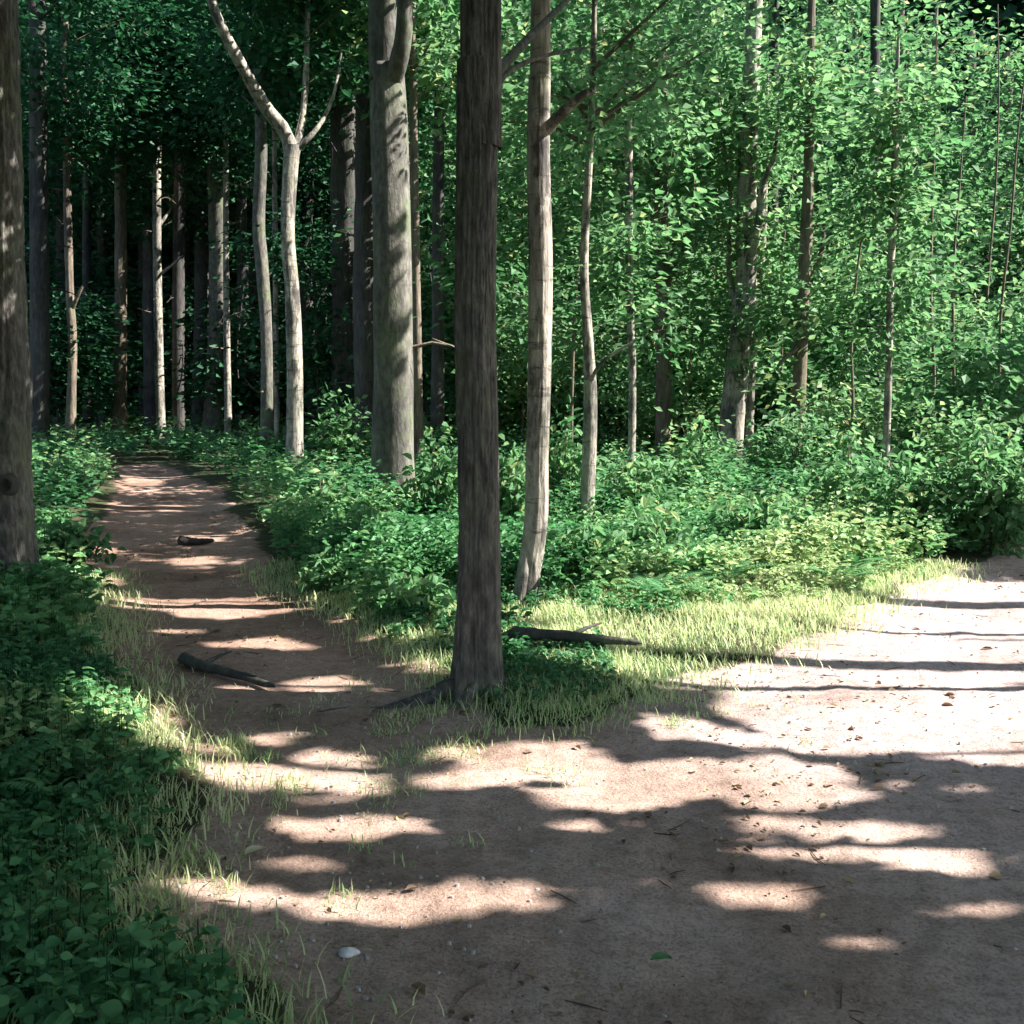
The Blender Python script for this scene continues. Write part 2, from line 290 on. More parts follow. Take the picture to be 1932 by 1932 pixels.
def fine_leaves(bag, P, axis, nrm, L, Wd, tone, rng):
    ax = unit(axis); sd_ = unit(np.cross(nrm, ax)); up = np.cross(ax, sd_); n = len(P); s = np.array([0, .12, .3, .5, .7, .87, 1.]); wd = np.array([.03, .33, .5, .48, .34, .16, .01])
    droop = rng.uniform(.05, .45, n); L = np.broadcast_to(L, (n,)); Wd = np.broadcast_to(Wd, (n,)); cup = rng.uniform(-.05, .22, n)
    c_ = P[:, None] + ax[:, None] * (s[None] * L[:, None])[..., None] - up[:, None] * ((s ** 2)[None] * (droop * L)[:, None])[..., None]
    wave = rng.normal(size=(n, 7, 1)) * .03
    a = c_ + sd_[:, None] * (wd[None] * Wd[:, None])[..., None] + up[:, None] * (wd[None, :, None] * (cup * L)[:, None, None] * 1.6 + wave * L[:, None, None])
    b = c_ - sd_[:, None] * (wd[None] * Wd[:, None])[..., None] + up[:, None] * (wd[None, :, None] * (cup * L)[:, None, None] * 1.6 - wave * L[:, None, None])
    v = np.stack([a, c_, b], 2).reshape(n, 21, 3); k = np.arange(6)[:, None] * 3; f1 = np.concatenate([k + [0, 1, 4, 3], k + [1, 2, 5, 4]], 0)
    bag.add(v, (np.arange(n)[:, None, None] * 21 + f1[None]).reshape(-1, 4), np.repeat(tone, 12))
def shades(P, rs_=None):                                            # True where a leaf would stand in a sun gap
    P = np.asarray(P); t = P[:, 2] / SUN[2]
    return P[:, 2] > look(gap if rs_ is None else rs_, P[:, 0] - SUN[0] * t, P[:, 1] - SUN[1] * t, 1e9) + .25

# ------------------------------------------------------------------ trees
def trunk_mesh(pts, rad, seg, sides, rng, flare=1.0, lump=.1, fis=.05):
    P = spline(pts, seg); R = np.interp(np.linspace(0, 1, seg), np.linspace(0, 1, len(rad)), rad)
    hgt = P[:, 2] - P[0, 2]
    th = np.arange(sides) / sides * 2 * math.pi
    ph = rng.rand(3) * 6.3
    lobes = 1 + .30 * flare * np.exp(-hgt / (2.2 * R[0] + .08))[:, None] * (1.1 + .75 * np.cos(3 * th + ph[0]) + .45 * np.cos(5 * th + ph[1]))[None]
    A = np.stack([np.cos(th), np.sin(th), 0 * th], -1)
    q = hgt[:, None]; ridge = (vnoise(th[None] * 8 + 50 + 0 * q, q * 2.5 + 0 * th[None], 3 + int(rng.rand() * 99)) - .5) * lump + (vnoise(th[None] * 2.2 + 20 + 0 * q, q * 1.1 + 0 * th[None], int(rng.rand() * 99)) - .5) * lump * 1.6
    if sides > 60: ridge = ridge - fis * (np.clip(1 - np.abs(vnoise(th[None] * 9 + 3 * vnoise(th[None] * 3 + 0 * q, q * 3 + 0 * th[None], 8) + 0 * q, q * 3.2 + 0 * th[None], 17) - .5) * 7, 0, 1) + .5 * np.clip(1 - np.abs(vnoise(th[None] * 19 + 0 * q, q * 9 + 0 * th[None], 18) - .5) * 6, 0, 1))
    ridge = ridge * np.clip(np.minimum(th, 2 * math.pi - th) / .5, 0, 1)[None]
    v = P[:, None] + (R[:, None] * lobes * (1 + ridge))[..., None] * A[None]
    i = np.arange(seg - 1)[:, None] * sides; j = np.arange(sides)[None]; j2 = (j + 1) % sides
    return v.reshape(-1, 3), np.stack([i + j, i + j2, i + sides + j2, i + sides + j], -1).reshape(-1, 4)

def crown(e, origin, path, c0, rad, rng, nlimb=12, per=7, nleaf=45, leaf=.12, spread=.45, M=None, bark=None, kite=True, mask=True, tone=(0, 1), zfrom=None, limb_r=.03, droop=.0, dead=0, names=('branchwork', 'crown')):
    """limbs from the trunk out to the rim of an ellipsoid; sprays of leaves along them"""
    wood, lf = Bag(), Bag(); path = np.asarray(path); c0 = np.asarray(c0, float); rad = np.asarray(rad, float)
    for k in range(nlimb):
        az = k * 2.399 + rng.rand() * 1.2; el = math.asin(np.clip(rng.uniform(-.85, 1), -1, 1))
        tip = c0 + rad * np.array([math.cos(az) * math.cos(el), math.sin(az) * math.cos(el), math.sin(el)]) * rng.uniform(.75, 1.05)
        zb = np.clip(tip[2] - rng.uniform(.25, .75) * np.hypot(*(tip - c0)[:2]) , path[0, 2] + .5 if zfrom is None else zfrom, path[-1, 2])
        b = np.array([np.interp(zb, path[:, 2], path[:, a]) for a in range(3)])
        mid = (b + tip) / 2 + np.array([rng.normal() * .12, rng.normal() * .12, .12]) * np.linalg.norm(tip - b) * .6
        tip[2] -= droop * np.linalg.norm(tip - b)
        Q = spline([b, mid, tip], 7)
        mk = own if mask == 'own' else None; keep = (~shades(spline([b, mid, tip], 35), mk)).reshape(7, 5).all(1) if mask else np.ones(7, bool)
        nk = 7 if keep.all() else int(np.argmin(keep))
        if nk >= 3: tube(wood, Q[:nk], np.linspace(limb_r, limb_r * .25, 7)[:nk], 5)
        for q in range(per):
            s = rng.uniform(.3, 1.02); base = b * (1 - s) ** 2 + 2 * mid * s * (1 - s) + tip * s * s
            off = rng.normal(size=3) * rad * np.array([.16, .16, .13]); cc = base + off
            if nk == 7 and q % 2 == 0: tube(wood, np.stack([base, (base + cc) / 2 + [0, 0, .03], cc]), [limb_r * .25, limb_r * .16, limb_r * .08], 3)
            m = int(nleaf * rng.uniform(.6, 1.4)); o = rng.normal(size=(m, 3)) * np.array([1, 1, .42]) * spread
            Pp = cc + o
            axs = unit(o * [1, 1, .3] + rng.normal(size=(m, 3)) * .35 * spread + [0, 0, -.35 * spread])
            nn = np.array([0, 0, 1.]) + rng.normal(size=(m, 3)) * .5
            Ls = leaf * rng.uniform(.7, 1.35, m)
            if mask:
                g = ~(shades(Pp, mk) | shades(Pp + axs * (Ls * .5)[:, None], mk) | shades(Pp + axs * (Ls * .95)[:, None], mk)); Pp, axs, nn, Ls = Pp[g], axs[g], nn[g], Ls[g]; m = len(Pp)
            if not m: continue
            leaves(lf, Pp, axs, nn, Ls, Ls * .68, np.clip(rng.uniform(tone[0], tone[1]) * .5 + rng.uniform(tone[0], tone[1], m) * .5, 0, 1), kite)
    for k in range(dead):
        zd = rng.uniform(1.6, max(c0[2] - rad[2], 2.5)); b = np.array([np.interp(zd, path[:, 2], path[:, a]) for a in range(3)]); az = rng.rand() * 6.283; ln = rng.uniform(.35, 1.5)
        Q = spline([b, b + np.array([math.cos(az) * ln * .5, math.sin(az) * ln * .5, ln * rng.uniform(-.05, .25)]), b + np.array([math.cos(az) * ln, math.sin(az) * ln, ln * rng.uniform(-.25, .45)])], 6)
        tube(wood, Q, np.linspace(.028, .006, 6), 5)
        for s in (2, 3, 4): tube(wood, [Q[s], Q[s] + rng.normal(size=3) * .16 * ln], [.009, .003], 3)
    zz = np.linspace(path[0, 2] + .3, path[-1, 2] - .05, 16)     # hidden core tube added to join the separate limbs
    tube(wood, np.stack([np.interp(zz, path[:, 2], path[:, a]) for a in range(3)], 1), np.full(16, .006), 3)
    wood.out(names[0], [bark or BARK['brown']], e, origin, True)
    lf.out(names[1], [M or M_leaf], e, origin)

def tree(name, label, cat, group, Y, pts, bark, ztop, cr=None, limbs=(), seed=1, sides=16, seg=40, flare=1.0, lump=.1, top_shift=(0, 0), shoots=None):
    """pts: (u, v, width) up the trunk as seen in the photo, at depth Y"""
    rng = np.random.RandomState(seed)
    P = [at(u, v, Y) for u, v, _ in pts]; R = [wd * Y / FOC / 2 for *_, wd in pts]
    z0 = float(height(P[0][0], Y)); P[0][2] = z0 - .08
    last = P[-1]
    if ztop > last[2] + .5:
        P.append(np.array([last[0] + top_shift[0], Y + top_shift[1], ztop])); R.append(max(R[-1] * .4, .02))
    o = np.array([P[0][0], Y, z0]); e = thing(name, o, label, cat, group)
    zs = np.array([p[2] for p in P]); Pp = spline(P, seg * 2); fz = np.linspace(0, 1, len(R))
    v, f = trunk_mesh(P, R, seg, sides, rng, flare, lump, .07 if bark == 'dark' else .015)
    tr = build('trunk', v, f, [BARK[bark]], e, origin=o)
    for lb in limbs:                                       # limbs seen in the photo, children of the trunk
        q = [at(u, v_, Y + dy) for u, v_, wd, dy in lb]; r_ = [wd * Y / FOC / 2 for u, v_, wd, dy in lb]
        bag = Bag(); tube(bag, spline(q, 14), np.interp(np.linspace(0, 1, 14), np.linspace(0, 1, len(r_)), r_), 9, .1, rng)
        bag.out('limb', [BARK[bark]], tr, o, True)
    if cr:
        k = dict(cr); zc, rz, rx = k.pop('z'), k.pop('rz'), k.pop('r'); dx, dy = k.pop('off', (0, 0))
        cx = np.interp(zc, Pp[:, 2], Pp[:, 0]) + dx
        crown(e, o, Pp, (cx, Y + dy, zc), (rx, rx, rz), rng, bark=BARK['brown' if bark != 'deep' else 'deep'], **k)
    if shoots:
        zt_, r_ = shoots; crown(e, o, Pp, (P[0][0], Y, (2.0 + zt_) / 2), (r_, r_, (zt_ - 2.0) / 2), rng, 15, 6, 24, .085 + .004 * Y, .3, None, BARK['brown'], True, False, (.1, .95), 1.6, .014, .1, 0, ('side_shoots', 'low_foliage'))
    return e

# sun shafts that reach trunks, leaves and undergrowth
rs = np.random.RandomState(4); own = gap.copy(); gap = np.full(gxs.shape, 1e9, np.float32)
for _ in range(750):                                       # scattered beams over the leafy right half
    Y = rs.uniform(9, 22); u = rs.uniform(1000, 1800); v = rs.uniform(60, 900) if rs.rand() < .75 else rs.uniform(700, 1000)
    P = at(u, v, Y)
    if P[2] > .4: shaft(P, rs.uniform(.12, .6) * (1.15 if 1000 < u < 1600 else .7))
for _ in range(36):                                        # sparse beams in the dark left half
    Y = rs.uniform(16, 32); P = at(rs.uniform(80, 860), rs.uniform(60, 880), Y)
    if P[2] > .4: shaft(P, rs.uniform(.1, .3))
gap[dirt_w > .03] = 1e9; beams = gap; gap = own                # those beams leave the bare soil in shade
def streak(pts, Y, r, n=8):
    q = spline([at(u, v, Y) for u, v in pts], n * 2)
    for p in q: shaft(p, r * 1.5)
HIGH = dict(z=11, rz=3.2, r=3.2, nlimb=13, per=8, nleaf=46, leaf=.2, spread=.55)
def Yb(v): return float(gp(966, v)[1])
Y1, Y6, Y10, Y12, Y15, Y16, Y17, Y20 = Yb(1135), Yb(840), Yb(905), Yb(962), Yb(1315), Yb(1150), Yb(1015), Yb(893)
streak([(1022, 370), (1022, 560), (1020, 720)], Y16, .13, 12); streak([(1018, 860), (1030, 1080)], Y16, .12, 9); streak([(1020, 130), (1020, 250)], Y16, .05, 4); streak([(1060, 200), (1112, 172)], Y16, .07, 4)
for u, v, r in [(745, 490, .22), (748, 560, .12), (755, 665, .2), (765, 760, .16), (760, 855, .24), (740, 300, .12), (745, 80, .25), (742, 420, .1), (738, 200, .1)]: shaft(at(u, v, Y12), r)
streak([(548, 290), (545, 480)], Y10, .10, 8); streak([(555, 520), (556, 700)], Y10, .16, 8); streak([(556, 780), (555, 890)], Y10, .15, 6); streak([(440, 100), (480, 170), (525, 232)], Y10, .16, 8)
streak([(1118, 700), (1112, 910)], Y17, .13, 10); streak([(1108, 980), (1105, 1005)], Y17, .1, 3)
streak([(1412, 590), (1395, 640), (1388, 760), (1383, 850)], Y20, .2, 12); streak([(1430, 420), (1415, 520)], Y20, .18, 7); streak([(1405, 380), (1402, 450)], Y20, .14, 4)
streak([(298, 540), (300, 830)], 33, .16, 9); streak([(296, 280), (297, 460)], 33, .1, 5); streak([(428, 640), (428, 760)], 31, .22, 6); streak([(494, 320), (500, 480), (502, 750)], 25, .16, 12); streak([(519, 500), (520, 580)], 27, .2, 4)
streak([(412, 400), (416, 600)], Y6, .15, 7); streak([(785, 535), (785, 565)], 20, .15, 3); streak([(1190, 580), (1193, 840)], 16, .12, 10); streak([(1250, 620), (1250, 760)], 22, .1, 5); streak([(1522, 480), (1522, 545)], 20, .15, 3)
streak([(1676, 560), (1676, 780)], 17, .1, 8); streak([(1416, 740), (1413, 800)], 22, .15, 3); streak([(130, 500), (135, 640), (138, 760)], 29, .12, 6); streak([(1530, 150), (1530, 420)], 22, .12, 7); streak([(1420, 150), (1418, 380)], Y20, .1, 6)
for u, v, Y, r in [(640, 1110, 8.6, .28), (600, 1140, 8.1, .2), (690, 1080, 9, .2), (660, 760, 20, .5), (690, 790, 19, .4), (590, 900, 15, .45), (420, 880, 26, .5), (300, 860, 28, .5), (820, 900, 12, .3), (560, 1000, 12, .4), (1600, 1010, 9.8, .4), (1520, 1000, 9.6, .5), (1680, 1080, 9, .45), (1580, 1060, 9, .5), (1460, 1080, 8.6, .4), (1400, 1000, 10, .5),
                   (1330, 900, 15, .7), (1240, 960, 11.5, .5), (1180, 1000, 10, .45), (1100, 1040, 9, .3), (1340, 1010, 9.5, .5), (1250, 1060, 8.8, .4), (1150, 1090, 8.4, .3), (970, 1180, 6.6, .2), (1480, 870, 14, .7), (1620, 850, 14, .6), (1750, 880, 12, .45), (1850, 900, 11, .35), (850, 1240, 6, .16), (160, 930, 15, .35), (120, 1100, 8.5, .25), (170, 1370, 5, .2), (1090, 800, 11, .4), (980, 780, 13, .5), (1190, 740, 15, .6), (720, 1180, 7.2, .2)]:
    shaft(at(u, v, Y), r)
low(front & inpoly(U + 50 * (jit - .5), W_ + 30 * (jit - .5), [(1010, 1180), (1080, 1090), (1230, 1010), (1480, 960), (1690, 1060), (1600, 1190), (1300, 1130)]) & (fbm(gxs * 1.6, gys * 2.2, 88) > -.06), .3)
for _ in range(380):                                       # the sunny bank between white birch and track
    P = at(rs.uniform(985, 1800), 700, rs.uniform(7.6, 17)); P[2] = rs.uniform(.3, 1.1); shaft(P, rs.uniform(.15, .6))
for _ in range(150):
    shaft(at(rs.uniform(985, 1850), 740 - rs.uniform(-40, 280), rs.uniform(17, 28)), rs.uniform(.3, .85))
own = dilate(own, (0, 2)); gap = np.minimum(own, beams)

main = [
 ('tree', 'broad grey olive trunk with a dark knot at the left edge of the photo', None, Y1, [(-6, 1140, 150), (-12, 900, 128), (-20, 500, 120), (-30, 0, 108)], 'dark', 13, HIGH, ()),
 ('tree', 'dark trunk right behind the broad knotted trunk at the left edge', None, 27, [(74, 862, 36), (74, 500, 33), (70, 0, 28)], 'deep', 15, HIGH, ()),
 ('young_tree', 'thin olive trunk with a short forked snag, left of the path end', None, 29, [(131, 838, 19), (137, 650, 15), (131, 540, 15), (126, 300, 13), (122, 0, 11)], 'brown', 13, dict(HIGH, r=2.4, nlimb=9), [[(135, 585, 9, 0), (146, 560, 7, -.1), (156, 540, 5, -.1)]]),
 ('tree', 'dim grey trunk straight behind the far end of the path', None, 32, [(226, 848, 25), (228, 600, 22), (228, 300, 20), (228, 0, 18)], 'brown', 15, HIGH, ()),
 ('birch_tree', 'slim pale birch with sunlit flecks on the right side of the path end', None, 33, [(306, 845, 24), (303, 790, 17), (299, 640, 16), (296, 400, 15), (298, 180, 13), (303, 0, 11)], 'pale', 15, dict(HIGH, r=2.6), [[(297, 430, 7, 0), (318, 402, 5, .2), (332, 385, 4, .3)], [(299, 520, 6, 0), (325, 500, 5, -.2), (345, 482, 3, -.3)]]),
 ('tree', 'tall grey trunk with one dark limb rising right, beyond the path bend', None, Y6, [(402, 842, 40), (408, 700, 36), (412, 560, 34), (408, 300, 32), (398, 140, 28), (396, 0, 26)], 'beech', 16, HIGH, [[(410, 330, 20, 0), (428, 268, 17, -.2), (460, 205, 14, -.4), (505, 90, 10, -.6), (520, 0, 8, -.8)]]),
 ('birch_tree', 'thin white stem close on the right of the tall grey trunk', None, 31, [(430, 800, 15), (428, 640, 12), (426, 400, 10), (428, 0, 8)], 'pale', 12, dict(HIGH, z=9.5, rz=2, r=1.8, nlimb=8), ()),
 ('tree', 'pale bent trunk left behind the forked birch', None, 25, [(501, 792, 24), (503, 640, 21), (494, 500, 24), (488, 420, 23), (493, 280, 22), (488, 100, 19), (486, 0, 18)], 'beech', 14, dict(HIGH, r=2.8), ()),
 ('birch_tree', 'very thin white stem glimpsed between the bent pale trunk and the forked birch', None, 27, [(522, 800, 11), (520, 560, 10), (518, 300, 9), (517, 0, 7)], 'pale', 12, dict(HIGH, z=10, rz=2, r=1.6, nlimb=7), ()),
 ('birch_tree', 'pale birch forking into a Y, its longer limb leaning left', None, Y10, [(556, 915, 33), (556, 700, 30), (552, 560, 27), (543, 440, 25), (548, 320, 27), (552, 275, 31)], 'pale', 0, None, [[(550, 290, 28, 0), (538, 250, 26, 0), (500, 200, 23, -.3), (465, 140, 21, -.6), (432, 80, 19, -.9), (405, 20, 17, -1.1), (385, -60, 15, -1.3), (360, -200, 10, -1.6), (350, -420, 3, -1.6)], [(553, 290, 22, 0), (566, 250, 14, .2), (575, 180, 12, .4), (580, 60, 10, .6), (582, -150, 7, .8), (580, -420, 2, .8)], [(552, 285, 14, 0), (585, 258, 10, 0), (612, 220, 8, .2), (632, 170, 6, .3), (645, 90, 4, .4)]]),
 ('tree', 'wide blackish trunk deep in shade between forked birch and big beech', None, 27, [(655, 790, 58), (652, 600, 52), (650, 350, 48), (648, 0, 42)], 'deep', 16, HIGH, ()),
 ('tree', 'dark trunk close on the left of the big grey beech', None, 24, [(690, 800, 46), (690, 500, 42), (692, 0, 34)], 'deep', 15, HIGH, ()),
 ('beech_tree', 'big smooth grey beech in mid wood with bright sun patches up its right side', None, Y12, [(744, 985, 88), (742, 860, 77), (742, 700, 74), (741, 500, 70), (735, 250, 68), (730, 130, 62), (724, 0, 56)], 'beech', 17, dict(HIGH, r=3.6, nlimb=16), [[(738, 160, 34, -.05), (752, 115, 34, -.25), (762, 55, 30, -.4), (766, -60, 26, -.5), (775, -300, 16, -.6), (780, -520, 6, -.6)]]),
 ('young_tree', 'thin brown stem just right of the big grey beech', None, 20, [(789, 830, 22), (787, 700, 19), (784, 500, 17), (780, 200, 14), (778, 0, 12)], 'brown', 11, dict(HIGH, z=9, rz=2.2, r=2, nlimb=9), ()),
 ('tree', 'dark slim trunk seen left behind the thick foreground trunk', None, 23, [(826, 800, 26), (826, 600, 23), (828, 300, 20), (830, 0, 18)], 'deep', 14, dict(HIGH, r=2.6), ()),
 ('tree', 'thick dark foreground trunk standing where path and track part', None, Y15, [(900, 1328, 96), (902, 1240, 82), (902, 1000, 79), (900, 800, 78), (897, 600, 76), (900, 300, 75), (905, 120, 78), (908, 0, 72)], 'dark', 12, dict(HIGH, z=9.5, rz=2.6, r=3.2), [[(925, 150, 22, .1), (985, 85, 17, .5), (1040, 30, 14, 1.0), (1100, -30, 11, 1.6), (1180, -110, 5, 2.2)], [(922, 190, 15, .0), (960, 135, 11, .4), (1030, 105, 8, .8), (1120, 88, 4, 1.3)]]),
 ('birch_tree', 'bright white birch with a black shaded side, curving at its foot', None, Y16, [(986, 1152, 46), (997, 1090, 44), (1012, 980, 44), (1014, 860, 42), (1018, 700, 44), (1020, 500, 45), (1016, 300, 42), (1018, 150, 40), (1020, 0, 36)], 'pale', 11, dict(HIGH, z=8.2, rz=2.2, r=2.4), [[(1026, 250, 24, 0), (1062, 212, 20, -.1), (1095, 182, 15, -.2), (1114, 170, 10, -.25)], [(1000, 1000, 20, -.02), (988, 1090, 22, -.06), (978, 1150, 20, -.08)]]),
 ('birch_tree', 'young birch in the sunny undergrowth with an arching brown twig', None, Y17, [(1104, 1018, 27), (1110, 900, 28), (1114, 760, 26), (1110, 650, 20), (1102, 500, 16), (1112, 300, 13), (1120, 100, 11)], 'pale', 6.5, dict(z=4.9, rz=1.6, r=1.5, nlimb=12, per=6, nleaf=34, leaf=.10, spread=.3), [[(1112, 725, 8, 0), (1130, 690, 7, -.2), (1165, 662, 6, -.3), (1196, 645, 3, -.4)]]),
 ('young_tree', 'thin pale stem between the young birch and the dark brown trunk', None, 16, [(1192, 862, 15), (1193, 700, 14), (1188, 560, 14), (1186, 300, 15), (1184, 100, 13), (1184, 0, 12)], 'pale', 9, dict(z=6, rz=2.6, r=1.8, nlimb=13, per=7, nleaf=34, leaf=.12, spread=.36, zfrom=2.6), ()),
 ('tree', 'dark brown trunk rising out of the leaves behind the thin pale stem', None, 22, [(1252, 800, 30), (1252, 600, 28), (1248, 400, 25), (1246, 150, 25), (1248, 0, 22)], 'brown', 13, dict(HIGH, z=9, rz=3.4, r=2.6, leaf=.16, zfrom=4), ()),
 ('birch_tree', 'leaning pale trunk with a black shaded side in the leafy right half', None, Y20, [(1374, 897, 50), (1383, 780, 45), (1396, 650, 42), (1408, 550, 40), (1408, 400, 36), (1415, 200, 32), (1424, 0, 28)], 'pale', 13, dict(HIGH, z=9, rz=3, r=3, leaf=.16, zfrom=4), [[(1400, 625, 18, .02), (1384, 570, 14, .1), (1374, 480, 9, .2), (1380, 380, 8, .3), (1362, 250, 6, .4), (1352, 130, 3, .5)], [(1410, 520, 20, -.1), (1422, 460, 18, -.3), (1434, 410, 17, -.4), (1440, 345, 12, -.5), (1462, 290, 8, -.6), (1470, 190, 4, -.7)]]),
 ('young_tree', 'thin pale stem on the right foot of the leaning pale trunk', None, 22, [(1413, 835, 16), (1418, 720, 14), (1428, 600, 14), (1440, 450, 11), (1446, 250, 9)], 'pale', 8, dict(z=6.3, rz=1.8, r=1.8, nlimb=9, per=6, nleaf=30, leaf=.14, spread=.4), ()),
 ('tree', 'blackish stem behind the leaning pale trunk', None, 25, [(1455, 800, 30), (1454, 600, 24), (1458, 300, 20), (1462, 0, 16)], 'deep', 12, dict(HIGH, z=8.5, rz=3.4, r=2.6, leaf=.18, zfrom=4.5), ()),
 ('tree', 'brown trunk with a short dark side branch, right of the leaning pale trunk', None, 20, [(1504, 800, 27), (1512, 640, 24), (1520, 480, 22), (1526, 300, 18), (1530, 130, 15), (1532, 0, 13)], 'brown', 11, dict(z=7, rz=3.2, r=2.4, nlimb=14, per=7, nleaf=38, leaf=.14, spread=.42, zfrom=3.5), [[(1510, 650, 12, 0), (1485, 672, 9, -.2), (1468, 690, 6, -.3)], [(1516, 530, 12, .1), (1548, 480, 9, .3), (1556, 420, 6, .4)]]),
 ('young_tree', 'thin stem with a pale foot, last one before the big right hand bushes', None, 17, [(1674, 800, 15), (1677, 680, 13), (1680, 520, 13), (1686, 400, 14), (1690, 200, 11)], 'pale', 7, dict(z=5, rz=2.0, r=2.0, nlimb=13, per=7, nleaf=34, leaf=.12, spread=.36, zfrom=2.6), [[(1680, 450, 6, 0), (1655, 405, 4, .2), (1610, 395, 2, .4), (1570, 412, 1, .6)], [(1681, 400, 6, 0), (1712, 352, 4, -.2), (1770, 340, 2, -.3), (1810, 355, 1, -.4)]]),
 ('tree', 'short dark trunk piece showing left of the thin pale footed stem', None, 24, [(1645, 800, 26), (1648, 600, 23), (1650, 400, 20), (1652, 0, 17)], 'deep', 12, dict(HIGH, z=8, rz=3.6, r=2.8, leaf=.18, zfrom=4), ()),
]
for i, (nm, lb, gr, Y, pts, bk, zt, cr_, lm) in enumerate(main):
    big = pts[1][2] * Y / FOC * 1060 / max(Y, 1) > 30
    near = Y < 9
    if cr_ and pts[0][0] < 780: cr_ = dict(cr_, M=M_leafd, dead=5 if bk != 'beech' else 2)  # left crowns get darker leaves to deepen the shade there
    tree(nm, lb, 'tree', gr, Y, pts, bk, zt, cr_, lm, seed=100 + i, sides=(150 if bk == 'dark' else 80) if near else 28, seg=(420 if bk == 'dark' else 160) if near else 60, flare=(.9 if 800 < pts[0][0] < 950 else .6 if pts[0][0] > 0 else .25) if near else .3, lump=.16 if bk in ('dark', 'deep', 'brown') else .07, shoots=(min(8.2, zt), .75 if bk == 'pale' else 1.35) if pts[0][0] > 1180 and nm != 'sapling' else None)
kt = [o for o in COL.objects if o.get('label', '').startswith('broad grey olive')][0]; kb = Bag(); kc = at(14, 915, Y1 - .27)
th = np.linspace(0, 2 * math.pi, 17)[:-1]; pr = [(.085, .05), (.075, -.02), (.05, -.035), (.035, .0), (.02, .02), (.002, .022)]
kv = np.array([[kc[0] + r_ * math.cos(t_) * .8, kc[1] + d_, kc[2] + r_ * math.sin(t_)] for r_, d_ in pr for t_ in th]); i_ = np.arange(5)[:, None] * 16; j_ = np.arange(16)[None]
kb.add(kv, np.stack([i_ + j_, i_ + (j_ + 1) % 16, i_ + 16 + (j_ + 1) % 16, i_ + 16 + j_], -1).reshape(-1, 4)); kb.out('knot', [BARK['deep']], kt, np.array(kt.location), True)
ft = [o for o in COL.objects if o.get('label', '').startswith('thick dark foreground')][0]; fo_ = np.array(ft.location)
for az, ln, r_ in [(3.5, 1.3, .036), (4.5, .55, .034), (5.4, .6, .034), (2.7, .8, .03), (.2, .6, .03)]:
    rg = np.random.RandomState(int(az * 10)); t_ = np.linspace(0, 1, 16); aa = az + .35 * np.sin(t_ * 4 + az) * t_; qx, qy = fo_[0] + np.cos(aa) * (.07 + ln * t_), fo_[1] + np.sin(aa) * (.07 + ln * t_)
    q = np.stack([qx, qy, height(qx, qy) + .10 * np.exp(-t_ * 6) - .02 - .03 * t_ + .012 * np.sin(t_ * 13)], 1); b = Bag(); tube(b, q, np.linspace(r_ * 1.3, r_ * .3, 16), 9, .18, rg); b.out('root', [BARK['dark']], ft, fo_, True)
# the forked birch carries its leaves on its two limbs
fork = [o for o in COL.objects if o.get('label', '').startswith('pale birch forking')][0]
fo = np.array(fork.location); crown(fork, fo, np.array([at(552, 275, Y10), at(400, 0, Y10 - 1.1), at(350, -420, Y10 - 1.6)]), (at(470, -260, Y10)), (3.2, 3.0, 2.4), np.random.RandomState(77), nlimb=16, per=8, nleaf=46, leaf=.2, spread=.55, bark=BARK['brown'], M=M_leafd)
crown(fork, fo, np.array([at(556, 500, Y10), at(552, 275, Y10), at(575, 180, Y10 + .4), at(582, -150, Y10 + .8)]), at(575, 40, Y10 + .3), (1.3, 1.2, 1.3), np.random.RandomState(78), nlimb=12, per=6, nleaf=24, leaf=.15, spread=.3, bark=BARK['brown'], M=M_leafd, mask='own', zfrom=5.4, limb_r=.014, names=('side_shoots', 'low_foliage'))

# leafy young trees that fill the right half: (u, depth, crown bottom z, top z, radius)
fill = [(1080, 19, 1.2, 8, 2.1, 'broad leafed sapling in half shade just right of the white birch'), (1170, 24, 1.0, 9, 2.6, 'leafy young tree behind the thin pale stem'), (1300, 24, .8, 7, 2.0, 'young tree with sunlit leaves right of the dark brown trunk'),
        (1340, 27, 1.5, 10, 3.0, 'tall leafy young tree behind the leaning pale trunk'), (1475, 22.5, .9, 7.5, 2.0, 'bright leafed young tree over the middle of the sunny bank'), (1560, 24, 1.2, 9, 2.8, 'leafy young tree behind the brown side branched trunk'),
        (1600, 18.5, .9, 6.5, 1.6, 'young tree with hanging leaves left of the thin pale footed stem'), (1750, 20.5, .8, 8.5, 2.6, 'dense young tree right behind the thin pale footed stem'), (1800, 19.5, .7, 7, 1.9, 'dark leafed young tree over the right hand bushes'), (1885, 20, .6, 8, 2.8, 'wide young tree standing at the right edge over the bushes'),
        (990, 26, 1.5, 9, 2.6, 'leafy young tree seen between thick foreground trunk and white birch'), (1430, 31, 1.5, 11, 3.2, 'far leafy tree high behind the leaning pale trunk'), (1680, 29, 1.5, 11, 3.4, 'far leafy tree high behind the short dark trunk piece'),
        (1230, 32, 1.2, 11, 3.2, 'far leafy tree high behind the dark brown trunk'), (1850, 26, 1, 11, 3.4, 'far leafy tree high behind the right edge'), (880, 31, 3.2, 11, 3.0, 'far leafy tree behind the thick foreground trunk'), (1085, 34, 1.5, 11, 3.2, 'far leafy tree behind the young birch')]
